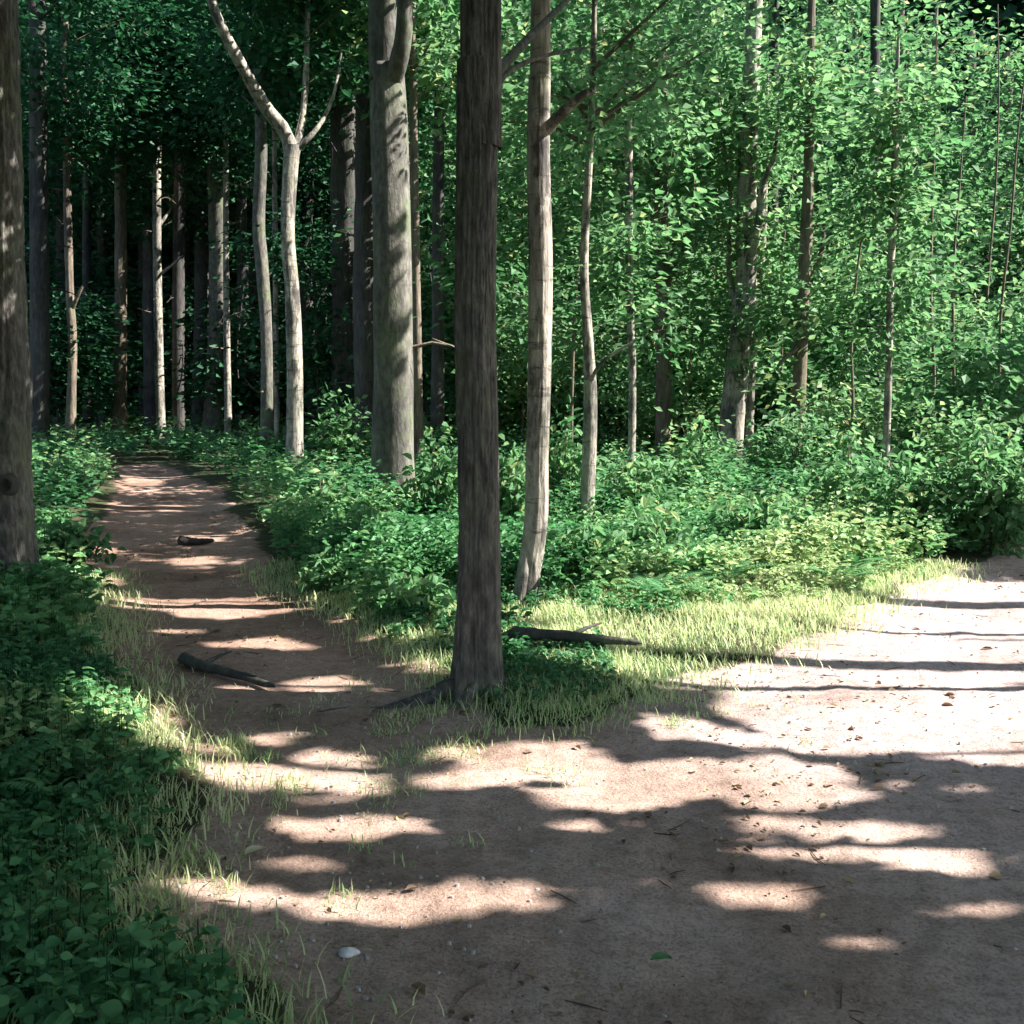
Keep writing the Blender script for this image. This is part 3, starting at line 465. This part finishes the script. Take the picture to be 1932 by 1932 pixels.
def filler(i, u, Y, zb, zt, r, label, name='young_tree', group=None, M=None, bark='brown', leaf=None, tone=None, nl=None):
    rng = np.random.RandomState(500 + i); tone = tone or [(0, .6), (.2, .9), (.35, 1), (0, .85)][i % 4]; x = at(u, 700, Y)[0]; z0 = float(height(x, Y)); o = np.array([x, Y, z0]); e = thing(name, o, label, 'tree', group)
    n = 6; P = np.stack([x + np.cumsum(rng.normal(0, .06, n)), Y + np.cumsum(rng.normal(0, .06, n)), np.linspace(z0 - .08, zt * .97, n)], 1)
    r0 = .015 + .0022 * zt + .006 * rng.rand(); v, f = trunk_mesh(P, np.linspace(r0, .012, n), 40, 12, rng, .6, .08); build('trunk', v, f, [BARK[bark]], e, origin=o)
    vol = r * r * (zt - zb); nl = nl or int(np.clip(vol * .55, 14, 40))
    crown(e, o, spline(P, 40), (x, Y, (zb + zt) / 2), (r, r, (zt - zb) / 2), rng, nlimb=nl, per=8, nleaf=34, leaf=leaf or (.105 + .0035 * Y), spread=.2 + .011 * Y, M=M, bark=BARK[bark], tone=tone, mask='own', zfrom=max(zb * .7, .5), limb_r=.018, droop=.08)
for i, a in enumerate(fill): filler(i, *a)

# slim far trunks of the dark wood on the left, and the trees behind the leaves on the right: too alike to tell apart
rng = np.random.RandomState(11)
def far(i, u, Y, wd, zlo, zt, r, label, group, M, name='tree', bark='deep', leaf=.26):
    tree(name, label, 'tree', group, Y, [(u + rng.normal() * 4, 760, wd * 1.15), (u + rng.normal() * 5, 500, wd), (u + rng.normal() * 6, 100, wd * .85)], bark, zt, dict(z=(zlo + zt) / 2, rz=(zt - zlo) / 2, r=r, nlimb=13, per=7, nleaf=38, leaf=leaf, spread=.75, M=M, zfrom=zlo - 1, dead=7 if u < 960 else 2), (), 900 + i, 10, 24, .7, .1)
i = 0
for u in [20, 45, 100, 112, 165, 190, 262, 285, 335, 345, 375, 460, 475, 585, 610, 630, 710, 770, 805, 850, 945]:
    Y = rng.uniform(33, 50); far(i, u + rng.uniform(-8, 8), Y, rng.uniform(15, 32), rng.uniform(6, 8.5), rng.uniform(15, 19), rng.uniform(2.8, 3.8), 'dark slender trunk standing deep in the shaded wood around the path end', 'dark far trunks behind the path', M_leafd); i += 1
for u in [1000, 1070, 1140, 1215, 1290, 1325, 1480, 1540, 1610, 1700, 1760, 1830, 1900, 1990, 2060]:
    Y = rng.uniform(34, 46); far(i, u, Y, rng.uniform(12, 22), rng.uniform(.6, 1.6), rng.uniform(14, 18), rng.uniform(3.0, 4.2), 'slim far tree mostly hidden behind the leafy young trees of the right half', 'far trees behind the leaves', M_leaf, bark='brown'); i += 1

for q, (u, Y, zt, r) in enumerate([(45, 31, 6, 1.5), (185, 40, 6.5, 1.7), (352, 42, 6, 1.5), (455, 33, 5, 1.3), (610, 27, 6.5, 1.8), (690, 30, 7, 2.0), (815, 26, 6.5, 1.6), (100, 30, 4.5, 1.1)]):
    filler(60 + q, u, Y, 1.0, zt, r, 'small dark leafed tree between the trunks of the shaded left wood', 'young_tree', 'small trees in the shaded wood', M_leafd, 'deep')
# unseen trees beside and behind the viewpoint, most added for the shade of their crowns
side = [(7.3, 5.52, .055), (8.9, 6.8, .05), (10.1, 7.72, .055)]
def shade_tree(i, x, y, r0, z, rz, rx, label, group, nl=15, leaf=.24):
    rng = np.random.RandomState(1300 + i); z0 = float(height(x, y)); o = np.array([x, y, z0]); e = thing('tree', o, label, 'tree', group)
    n = 6; P = np.stack([x + np.cumsum(rng.normal(0, .05, n)) * (r0 > .06), y + np.cumsum(rng.normal(0, .05, n)) * (r0 > .06), np.linspace(z0 - .08, z + rz * .8, n)], 1)
    v, f = trunk_mesh(P, np.linspace(r0, r0 * .35, n), 30, 14, rng, .6, .08); build('trunk', v, f, [BARK['brown']], e, origin=o)
    crown(e, o, spline(P, 40), (x, y, z), (rx, rx, rz), rng, nlimb=nl, per=8, nleaf=70 if rx > 2.5 else 55, leaf=leaf, spread=.6 if rx > 2.5 else .4, bark=BARK['brown'], zfrom=z - rz - .5)
GS = 'trees along the far side of the track'; LS = 'unseen roadside tree beyond the right edge whose crown shades the track'
i = 0
for x, y, r0 in side: shade_tree(i, x, y, r0, 10.5, 2.2, 2.2, LS, GS); i += 1
rng2 = np.random.RandomState(8)
for x, y in [(8.5, -3), (11.5, 1.5), (8.6, 2.2), (13, -4.5), (15.5, 3), (11.2, 6.2), (14.5, 8), (18.5, 6), (21.5, 9.5), (9.6, 13.2), (12.6, 17.8), (15.5, 20), (17, 25), (18, 20.5), (23, 20), (5.8, -5), (9.5, -8), (19, -1), (27, 18)]:
    shade_tree(i, x + rng2.uniform(-.5, .5), y + rng2.uniform(-.5, .5), rng2.uniform(.1, .2), rng2.uniform(9.5, 12), rng2.uniform(2.8, 3.6), rng2.uniform(3.4, 4.2), LS, GS, 17); i += 1
for x, y in [(6.4, .6), (8.2, 1.0), (6.3, 2.5), (9.6, 2.4), (8.2, 3.5), (10.6, 4.4), (5.6, -1.4), (11.8, 6.6)]:
    shade_tree(i, x, y, .06, 6.4, 2.0, 2.2, LS, GS, 16, .15); i += 1
for x, y in [(-2.6, -1.6), (3.4, -2.6), (-3.6, 1.8), (.3, -5), (-1.5, -9), (5, -9)]:
    shade_tree(i, x, y, .15, 9.6, 2.6, 3.9, 'unseen tree added behind the viewpoint to roof over and shade the track', 'unseen trees behind the viewpoint', 18); i += 1
for x, y in [(-4.6, -2.2), (-5.6, 1.2), (-7.2, 3.6), (-2.5, -4.5), (-8.5, 7.5)]:
    shade_tree(i, x, y, .1, 6.2, 3.6, 2.6, 'unseen tree beyond the left edge whose crown shades the wood', 'unseen trees beyond the left edge', 18, .2); i += 1
for x, y in [(-5.2, 3.5), (-7.5, 0), (-6, -4.5), (-10, 5), (-9, 10.5), (-13, 12)]:
    shade_tree(i, x, y, .14, 10, 3, 3.4, 'unseen tree beyond the left edge whose crown shades the wood', 'unseen trees beyond the left edge', 14); i += 1

# far wood that closes every view between the trees
fw = Bag(); r3 = np.random.RandomState(3); n = 120000
ang = r3.uniform(-1.0, 1.0, n); dist = r3.uniform(52, 72, n) + 4 * np.sin(ang * 9); z = r3.rand(n) ** .8 * (29 + 3 * np.sin(ang * 14) + 3 * vnoise(ang * 12 + 40, 0 * ang, 2))
P = np.stack([np.sin(ang) * dist, np.cos(ang) * dist, z], 1); 
leaves(fw, P, r3.normal(size=(n, 3)) * [1, 1, .5], [0, 0, 1.] + r3.normal(size=(n, 3)) * .7, r3.uniform(.7, 1.2, n), r3.uniform(.6, .9, n), r3.rand(n) * .8, True)
n = 30000; ang = r3.uniform(-.75, .75, n); dist = r3.uniform(51, 56, n); P = np.stack([np.sin(ang) * dist, np.cos(ang) * dist, r3.rand(n) ** 1.3 * 7], 1)
leaves(fw, P, r3.normal(size=(n, 3)) * [1, 1, .5], [0, 0, 1.] + r3.normal(size=(n, 3)) * .9, r3.uniform(.4, .8, n), r3.uniform(.35, .6, n), r3.rand(n) * .8, True)
n = 40000; ang = r3.uniform(-.75, .75, n); dist = r3.uniform(57, 64, n); P = np.stack([np.sin(ang) * dist, np.cos(ang) * dist, 3 + r3.rand(n) * 15], 1)
leaves(fw, P, r3.normal(size=(n, 3)) * [1, 1, .8], np.array([0, -.6, .8]) + r3.normal(size=(n, 3)) * .6, r3.uniform(.6, 1.1, n), r3.uniform(.5, .8, n), r3.rand(n) * .7, True)
tag(fw.out('far_woods', [M_leafd]), 'dense far wood closing the view behind every tree', None, None, 'stuff')

# ------------------------------------------------------------------ ground, path, track
def graded(a, b, fine, far_, step):
    q = list(np.arange(a, b, fine)); s = fine
    lo, hi = [], []; x = a
    while x > -far_: s = min(s * step, 30); x -= s; lo.append(x)
    s = fine; x = q[-1]
    while x < far_: s = min(s * step, 30); x += s; hi.append(x)
    return np.array(lo[::-1] + q + hi)
gx = graded(-4.5, 5.5, .055, 400, 1.06); gy = graded(1.6, 9, .055, 400, 1.045)
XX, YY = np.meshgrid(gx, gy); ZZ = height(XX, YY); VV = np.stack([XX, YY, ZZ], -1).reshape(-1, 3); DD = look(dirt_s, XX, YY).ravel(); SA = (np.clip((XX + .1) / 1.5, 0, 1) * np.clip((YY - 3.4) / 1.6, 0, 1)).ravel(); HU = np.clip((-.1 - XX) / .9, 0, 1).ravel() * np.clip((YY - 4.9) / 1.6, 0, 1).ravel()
nx, ny = len(gx), len(gy); ii, jj = np.meshgrid(np.arange(ny - 1), np.arange(nx - 1), indexing='ij'); b0 = (ii * nx + jj).ravel()
FF = np.stack([b0, b0 + 1, b0 + nx + 1, b0 + nx], 1); fc = VV[FF].mean(1); isd = look(dirt_r, fc[:, 0], fc[:, 1]) > .5; isp = isd & (fc[:, 0] < -.35) & (fc[:, 1] > 5.35)
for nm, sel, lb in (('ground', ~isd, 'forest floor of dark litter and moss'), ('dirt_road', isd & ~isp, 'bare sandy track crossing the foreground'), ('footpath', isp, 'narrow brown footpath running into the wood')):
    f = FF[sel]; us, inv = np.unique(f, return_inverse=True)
    tag(build(nm, VV[us], inv.reshape(-1, 4), [M_ground], dirt=DD[us], humus=HU[us], sunlit_sand=SA[us]), lb, None, None, 'structure')

# ------------------------------------------------------------------ undergrowth, grass, litter
def scatter(n, x0, x1, y0, y1, rng): return rng.uniform(x0, x1, n), rng.uniform(y0, y1, n)
def herbs(bag, x, y, h, rng, nleaf, leaf, kite=False, fine=False):
    z = height(x, y); n = len(x)
    for k in range(nleaf):
        s = rng.uniform(.25, 1, n); a = rng.rand(n) * 6.283; ln = rng.normal(size=(n, 2)) * .12 * h[:, None]
        P = np.stack([x + ln[:, 0] * s, y + ln[:, 1] * s, z + h * s], 1)
        ax = np.stack([np.cos(a), np.sin(a), rng.uniform(-.35, .45, n)], 1); nn = [0, 0, 1.] + rng.normal(size=(n, 3)) * .35
        L = leaf * rng.uniform(.6, 1.4, n) * (1.2 - .45 * s)
        tn_ = np.clip(rng.rand(n) * .45 + .75 * look_tone(x, y) - .1, 0, 1); wl = L * rng.uniform(.5, .75, n)
        if fine: fine_leaves(bag, P, ax, nn, L, wl, tn_, rng)
        else: leaves(bag, P, ax, nn, L, wl, tn_, kite)
def look_tone(x, y): return vnoise(x * .9, y * .9, 61) + .35 * np.exp(-((x - 2.2) / 1.8) ** 2 - ((y - 8.2) / 1.6) ** 2)   # plants coloured paler to make the bank look sunlit
def stems(bag, x, y, h, rng):
    z = height(x, y)
    for a, b, c_, d in zip(x, y, z, h):
        tube(bag, [(a, b, c_ - .02), (a + rng.normal() * .06 * d, b + rng.normal() * .06 * d, c_ + d)], [.004, .0015], 3)
ug = Bag(); nu = Bag(); r5 = np.random.RandomState(15)
def grow(n, x0, x1, y0, y1, hmin, hmax, nleaf, leaf, kite=False, test=None, stem=False, fine=False):
    x, y = scatter(n, x0, x1, y0, y1, r5); dm = look(dirt_w, x, y); ok = (dm < .45 * r5.rand(n)) & (np.abs(x) < .56 * y + 1.5)
    if test is not None: ok &= test(x, y)
    x, y, dm = x[ok], y[ok], dm[ok]; dens = vnoise(x * .7, y * .7, 71); ok = r5.rand(len(x)) < .35 + dens; x, y, dm = x[ok], y[ok], dm[ok]
    h = (hmin + (hmax - hmin) * vnoise(x * 1.1, y * 1.1, 73) * r5.uniform(.5, 1.2, len(x))) * (1 - .8 * dm)
    herbs(nu if fine else ug, x, y, h, r5, nleaf, leaf, kite, fine)
    if stem: stems(ug, x, y, h, r5)
tong = lambda x, y: (y > 7.6 + .5 * np.abs(x - .3)) | (x < -.9 - .0 * y)
grow(5200, -3.4, -.6, 2.2, 7.5, .07, .30, 9, .05, stem=True, fine=True, test=lambda x, y: x < -.55)
grow(2600, -6, -2, 6.0, 12, .15, .5, 8, .085, stem=True)
grow(5600, -3.2, 5, 7.2, 12.5, .15, .62, 9, .08, test=tong)
grow(2600, -.9, 4.6, 5.6, 9.5, .07, .26, 9, .055, test=lambda x, y: (y > 7.0 + .5 * np.abs(x - 1)) | (x < .1) & (y > 5.5))
grow(900, -.9, .55, 5.2, 6.4, .04, .15, 8, .04, fine=True)
grow(2600, -3.2, -.5, 2.2, 6.5, .05, .2, 8, .045, fine=True, test=lambda x, y: look(dirt_w, x, y) > .02)
grow(5200, -12, 10, 12, 20, .25, .8, 8, .12, True)
grow(4200, -20, 18, 20, 36, .3, .9, 7, .19, True)
grow(2200, -30, 30, 36, 56, .3, 1.0, 6, .3, True)
def fern(x, y, Lf):
    z = float(height(x, y)); a0 = r5.rand() * 6
    for k in range(8):
        a = a0 + k * .785 + r5.normal() * .15; t_ = np.linspace(0, 1, 22); rise = r5.uniform(.55, .95); L = Lf * r5.uniform(.75, 1.1)
        c_ = np.stack([x + np.cos(a) * L * t_ ** 1.1, y + np.sin(a) * L * t_ ** 1.1, z + L * rise * (1.25 * t_ - .85 * t_ ** 2.2)], 1); T = unit(np.gradient(c_, axis=0)); sd_ = np.array([-math.sin(a), math.cos(a), 0])
        w_ = L * .26 * np.sin(np.pi * np.clip(t_ * .92 + .08, 0, 1)) ** .8 * (1.1 - .6 * t_); tt = np.full(22, r5.uniform(.25, .75))
        for sg in (-1, 1): leaves(ug, c_[2:], sg * sd_ + T[2:] * .35 - [0, 0, .18], np.cross(T[2:], np.tile(sd_, (20, 1))) + [0, 0, .4], w_[2:], w_[2:] * .30, tt[2:], True, .05)
for _ in range(150):
    x, y = r5.uniform(-4, 6), r5.uniform(6.2, 14)
    if look(dirt_w, np.array([x]), np.array([y]))[0] < .12 and (y > 7.2 + .35 * abs(x - .4) or x < -1.2) and abs(x) < .5 * y: fern(x, y, r5.uniform(.3, .62))
for _ in range(60):
    x, y = r5.uniform(-3.2, -.9), r5.uniform(2.9, 8.5)
    if look(dirt_w, np.array([x]), np.array([y]))[0] < .05: fern(x, y, r5.uniform(.2, .38))
tag(ug.out('undergrowth', [M_herb]), 'knee high green herbs covering the forest floor', None, None, 'stuff')
tag(nu.out('ground_cover', [M_herb], None, None, True), 'low dark green herbs along the left side of the path', None, None, 'stuff')

gr = Bag(); r6 = np.random.RandomState(16)
def blades(x, y, hmin, hmax):
    n = len(x); z = height(x, y); a = r6.rand(n) * 6.283; h = r6.uniform(hmin, hmax, n); lean = r6.uniform(.1, .9, n); wd = r6.uniform(.0013, .003, n) * (1 + 4 * h)
    d = np.stack([np.cos(a), np.sin(a), 0 * a], 1); sd_ = np.stack([-np.sin(a), np.cos(a), 0 * a], 1); P = np.stack([x, y, z - .01], 1); rows = []
    for t_, w_ in ((0, 1), (.4, .9), (.75, .6), (1, .06)):
        cc = P + d * (h * lean * t_ ** 1.8)[:, None] + np.array([0, 0, 1.]) * (h * (t_ - .35 * lean * t_ ** 2.5))[:, None]; rows += [cc + sd_ * (wd * w_)[:, None], cc - sd_ * (wd * w_)[:, None]]
    v = np.stack(rows, 1); f1 = np.array([[0, 1, 3, 2], [2, 3, 5, 4], [4, 5, 7, 6]])
    gr.add(v, (np.arange(n)[:, None, None] * 8 + f1[None]).reshape(-1, 4), np.repeat(np.clip(r6.rand(n) * .7 + .3 * vnoise(x * 2, y * 2, 5), 0, 1), 3))
x, y = scatter(420000, -3.5, 5.5, 2.2, 9.5, r6); dm = look(dirt_w, x, y)
edge = (dm > .02) & (dm < .97); fringe = edge & (r6.rand(len(x)) < (1 - dm) ** 1.5 * 1.0)
tn = (dm <= .02) & (x > -1.2) & (r6.rand(len(x)) < np.where(y < 8.2, .85, .2))
ok = (fringe | tn) & (r6.rand(len(x)) < .25 + 1.1 * vnoise(x * 2.2, y * 2.2, 8)); blades(x[ok], y[ok], .03, .115)
# thin grass creeping over the trodden ground in front of the thick trunk
x, y = scatter(60000, -1.6, 1.6, 4.1, 6.0, r6); q = np.exp(-((x - .15) / .75) ** 2 - ((y - 5.15) / .55) ** 2); ok = r6.rand(len(x)) < q * .9 * np.clip(vnoise(x * 5, y * 5, 31) * 4 - 2.0, 0, 1); blades(x[ok], y[ok], .02, .065)
x, y = scatter(40000, -2.2, .2, 2.6, 5.2, r6); ok = (look(dirt_s, x, y) > .4) & (r6.rand(len(x)) < np.clip(vnoise(x * 5.5, y * 5.5, 37) * 5 - 3.2, 0, 1) * np.clip(-x * .8, 0, 1)); blades(x[ok], y[ok], .02, .07)
tag(gr.out('grass', [M_grass]), 'short pale grass along the edges of path and track', None, None, 'stuff')

li = Bag(); r7 = np.random.RandomState(17); x, y = scatter(17000, -4, 5, 2.2, 16, r7); dm = look(dirt_s, x, y); ok = (r7.rand(len(x)) < .03 + 2.2 * vnoise(x * 1.9, y * 1.9, 91) ** 4) & (np.abs(x) < .52 * y + .3); x, y = x[ok], y[ok]; n = len(x)
L = .009 + r7.gamma(2, .0075, n); leaves(li, np.stack([x, y, height(x, y) + .006], 1), np.stack([r7.normal(size=n), r7.normal(size=n), r7.normal(size=n) * .12], 1), [0, 0, 1.] + r7.normal(size=(n, 3)) * .22, L, L * .6, r7.rand(n))
for k in range(170):                                       # bits of twig
    a, b = r7.uniform(-2.5, 3.5), r7.uniform(2.6, 9)
    if look(dirt_s, np.array([a]), np.array([b]))[0] < .3: continue
    t_ = r7.rand() * 6.28; l_ = r7.uniform(.03, .14); q = [(a, b), (a + math.cos(t_) * l_ * .5 + r7.normal() * .006, b + math.sin(t_) * l_ * .5), (a + math.cos(t_) * l_, b + math.sin(t_) * l_)]
    q = [(u_, v_, float(height(u_, v_)) + .004) for u_, v_ in q]; tube(li, q, [.002, .0024, .0013], 4)
tag(li.out('leaf_litter', [M_litter]), 'dry brown leaves and bits of twig strewn over the soil', None, None, 'stuff')

gv = Bag(); r8 = np.random.RandomState(23); x, y = scatter(9000, -3.5, 5, 2.3, 11, r8); ok = (look(dirt_s, x, y) > .55) & (r8.rand(len(x)) < vnoise(x * 1.3, y * 1.3, 55) ** 2 * 1.3) & (np.abs(x) < .52 * y + .3); x, y = x[ok], y[ok]; n = len(x)
r_ = np.minimum(r8.gamma(2, .0022, n) + .002, .011); th = np.arange(6) / 6 * 6.283; ring = np.stack([np.cos(th), np.sin(th), 0 * th], 1)
C_ = np.stack([x, y, height(x, y)], 1)[:, None]; lo = C_ + ring[None] * (r_[:, None, None] * r8.uniform(.75, 1.25, (n, 6, 1))) - [0, 0, .002]; up_ = C_ + ring[None] * (r_[:, None, None] * r8.uniform(.4, .75, (n, 6, 1))) + np.array([0, 0, 1.]) * (r_ * r8.uniform(.5, .95, n))[:, None, None]
k = np.arange(6); side_f = np.stack([k, (k + 1) % 6, 6 + (k + 1) % 6, 6 + k], 1); f1 = np.concatenate([side_f, [[6, 7, 8, 9], [6, 9, 10, 11]]])
gv.add(np.concatenate([lo, up_], 1), (np.arange(n)[:, None, None] * 12 + f1[None]).reshape(-1, 4)); tag(gv.out('gravel', [M_stone]), 'small grit and pebbles in the bare soil', None, None, 'stuff')

# ------------------------------------------------------------------ shrubs: (u, v of base, width, v of top, label)
shrubs = [(1885, 1050, 250, 790, 'big dark bush at the right edge over the far end of the track'), (1745, 1045, 230, 800, 'leafy bush left of the big dark bush, at the track edge'), (1600, 1010, 200, 830, 'sunlit bush left of the two track edge bushes'), (1500, 940, 190, 770, 'dark leafed bush right of the leaning pale trunk foot'), (1440, 1050, 170, 930, 'low bright bush at the sunny bank below the leaning pale trunk'),
          (1320, 960, 180, 800, 'bush left of the leaning pale trunk foot'), (1210, 1000, 150, 850, 'bush right of the young birch foot'), (1250, 1100, 150, 980, 'low bush on the sunny bank over the pale grass'), (1130, 1120, 130, 1000, 'low bush between white birch foot and sunny bank'), (1060, 980, 110, 800, 'bush between white birch and young birch'),
          (965, 1030, 90, 820, 'narrow bush between thick foreground trunk and white birch'), (820, 1010, 120, 820, 'bush left of the thick foreground trunk'), (800, 880, 110, 770, 'far bush right behind the big grey beech'), (650, 900, 150, 735, 'rounded bright bush between forked birch and big beech'), (610, 1010, 150, 905, 'dark bush right of the path under the forked birch'),
          (690, 1090, 170, 960, 'bush in front of the big grey beech'), (780, 1180, 130, 1080, 'low dark bush left of the thick foreground trunk foot'), (620, 1130, 120, 1055, 'bright low bush at the right path edge'), (480, 880, 120, 800, 'dark bush left of the forked birch foot'), (350, 872, 120, 805, 'low bush beside the slim pale birch at the path end'), (120, 960, 150, 865, 'bush on the left of the path behind the broad knotted trunk'),
          (130, 1080, 140, 985, 'low bush at the left path edge beside the broad knotted trunk'), (1400, 870, 140, 790, 'far bush right behind the leaning pale trunk'), (1620, 880, 170, 760, 'far dark bush under the thin pale footed stem'), (1800, 930, 200, 745, 'tall bush behind the track edge bushes'),
          (1150, 872, 200, 610, 'tall airy bush behind the young birch'), (1300, 858, 210, 560, 'tall airy bush between dark brown trunk and leaning pale trunk'), (1470, 850, 200, 600, 'tall airy bush right behind the leaning pale trunk'), (1580, 868, 220, 560, 'tall airy bush between the side branched trunk and the thin pale footed stem'), (1760, 862, 260, 540, 'tall airy bush right of the thin pale footed stem'),
          (1070, 850, 150, 600, 'tall airy bush right behind the white birch'), (970, 850, 110, 640, 'tall airy bush seen between thick foreground trunk and white birch'), (1890, 880, 220, 560, 'tall dark bush filling the right edge behind the track bushes'), (840, 850, 70, 700, 'small far bush left behind the thick foreground trunk')]
for i, (u, v, wd, vt, lb) in enumerate(shrubs):
    rg = np.random.RandomState(700 + i); x, y = gp(u, v); H = max(at(u, vt, y)[2], .25); R = wd * y / FOC / 2; z0 = float(height(x, y)); o = np.array([x, y, z0]); e = thing('shrub', o, lb, 'shrub'); wd_, lf = Bag(), Bag()
    ns = 14 if H < 2 else 34
    for k in range(ns):
        a = rg.rand() * 6.283; rr = R * math.sqrt(rg.rand()); hh = H * (1 - .45 * (rr / R) ** 2) * rg.uniform(.6, 1.08)
        Q = spline([(x + rg.normal() * .04, y + rg.normal() * .04, z0 - .03), (x + math.cos(a) * rr * .35, y + math.sin(a) * rr * .35, z0 + hh * .55), (x + math.cos(a) * rr, y + math.sin(a) * rr, z0 + hh)], 6)
        tube(wd_, Q, np.linspace(.009, .003, 6), 4)
        lsz = .052 + .0042 * y; m = int(np.clip((105 if H < 2 else 190) * R * H / (ns * lsz * lsz * 7.5), 26, 150))
        s = rg.uniform(.22, 1.05, m); base = np.stack([np.interp(s * 5, range(6), Q[:, q]) for q in range(3)], 1); off = rg.normal(size=(m, 3)) * [R * .2, R * .2, H * .09]; Pp = base + off; Pp[:, 2] = np.maximum(Pp[:, 2], z0 + .03)
        L = lsz * rg.uniform(.65, 1.35, m); leaves(lf, Pp, off * [1, 1, .4] + rg.normal(size=(m, 3)) * .12 + [0, 0, -.05], [0, 0, 1.] + rg.normal(size=(m, 3)) * .5, L, L * .68, np.clip(rg.rand() * .45 + rg.rand(m) * .55, 0, 1), y > 14)
    wd_.out('stem', [BARK['brown']], e, o, True); lf.out('foliage', [M_leaf], e, o)

# ------------------------------------------------------------------ small things on the ground
def branch_on_ground(name, label, cat, pts, r, bark, side_=(), lift=.01):
    rg = np.random.RandomState(len(label)); g = [gp(*p) for p in pts]; o = np.array([*g[0], float(height(*g[0]))]); e = thing(name, o, label, cat)
    Q = spline([(q[0], q[1], float(height(*q)) + r * .7 + lift) for q in g], 22); bag = Bag(); R = np.linspace(r * 1.1, r * .45, 22); R[0] *= .3; R[-1] *= .2
    tube(bag, Q, R, 10, .25, rg); bag.out('stem', [BARK[bark]], e, o, True)
    for s, dx, dy, dz in side_:
        k = int(s * 21); b = Bag(); q0 = Q[k]; tube(b, spline([q0, q0 + np.array([dx * .5, dy * .5, dz * .7]), q0 + np.array([dx, dy, dz])], 6), np.linspace(r * .5, r * .12, 6), 6, .2, rg); b.out('side_twig', [BARK[bark]], e, o, True)
branch_on_ground('fallen_branch', 'dark fallen branch lying across the footpath', 'branch', [(342, 1258), (380, 1272), (440, 1284), (520, 1306)], .035, 'deep', [(.35, .12, .22, .03), (.7, .16, -.12, .02)])
branch_on_ground('fallen_branch', 'dark fallen branch in the grass right of the thick foreground trunk', 'branch', [(955, 1236), (1040, 1242), (1125, 1254), (1210, 1262)], .04, 'deep', [(.5, .2, .15, .05)], .07)
branch_on_ground('log', 'short dark log lying flat on the far part of the footpath', 'log', [(335, 1032), (370, 1030), (405, 1028)], .05, 'deep')
def pebble(label, u, v, r):
    rg = np.random.RandomState(u); x, y = gp(u, v); z = float(height(x, y)); th = np.arange(14) / 14 * 6.283; ph = np.linspace(-1.5, 1.5, 9); lum = (.72 + .55 * vnoise(th[None] * 1.1 + 3 + 0 * ph[:, None], ph[:, None] * 1.3 + 9 + 0 * th[None], 4)) * (rg.rand(9, 14) * .08 + .96)
    v_ = np.stack([np.cos(ph)[:, None] * np.cos(th) * lum * r * 1.25, np.cos(ph)[:, None] * np.sin(th) * lum * r, np.sin(ph)[:, None] * r * .62 * np.ones(14) + r * .3], -1).reshape(-1, 3)
    i = np.arange(8)[:, None] * 14; j = np.arange(14)[None]; f = np.stack([i + j, i + (j + 1) % 14, i + 14 + (j + 1) % 14, i + 14 + j], -1).reshape(-1, 4)
    o = build('stone', v_, f, [M_white]); o.location = (x, y, z - .004); tag(o, label, 'stone')
pebble('small pale rounded stone lying alone on the dark soil', 655, 1790, .024)
def ground_leaf(label, u, v, L, M, tone, az):
    x, y = gp(u, v); o = np.array([x, y, float(height(x, y)) + .012]); b = Bag()
    s = np.linspace(0, 1, 9); wd = np.sin(np.pi * s ** .8) ** .8 * .33; c_ = np.stack([np.cos(az) * s * L, np.sin(az) * s * L, .12 * L * np.sin(s * 3)], 1); sd_ = np.array([-math.sin(az), math.cos(az), 0])
    v_ = np.stack([c_ + sd_ * (wd * L)[:, None] + [0, 0, .12 * L], c_, c_ - sd_ * (wd * L)[:, None] + [0, 0, .1 * L]], 1).reshape(-1, 3); i = np.arange(8)[:, None] * 3
    f = np.concatenate([i + [0, 1, 4, 3], i + [1, 2, 5, 4]], 1).reshape(-1, 4); b.add(v_ + o, f, np.full(16, tone)); q = b.out('fallen_leaf', [M], None, o, True); tag(q, label, 'leaf')
ground_leaf('pale yellow green leaf lying on the soil beside the dark herbs', 462, 1615, .07, M_grass, .95, .7)
ground_leaf('single green leaf lying on the shaded track', 1228, 1803, .06, M_herb, .6, .1)
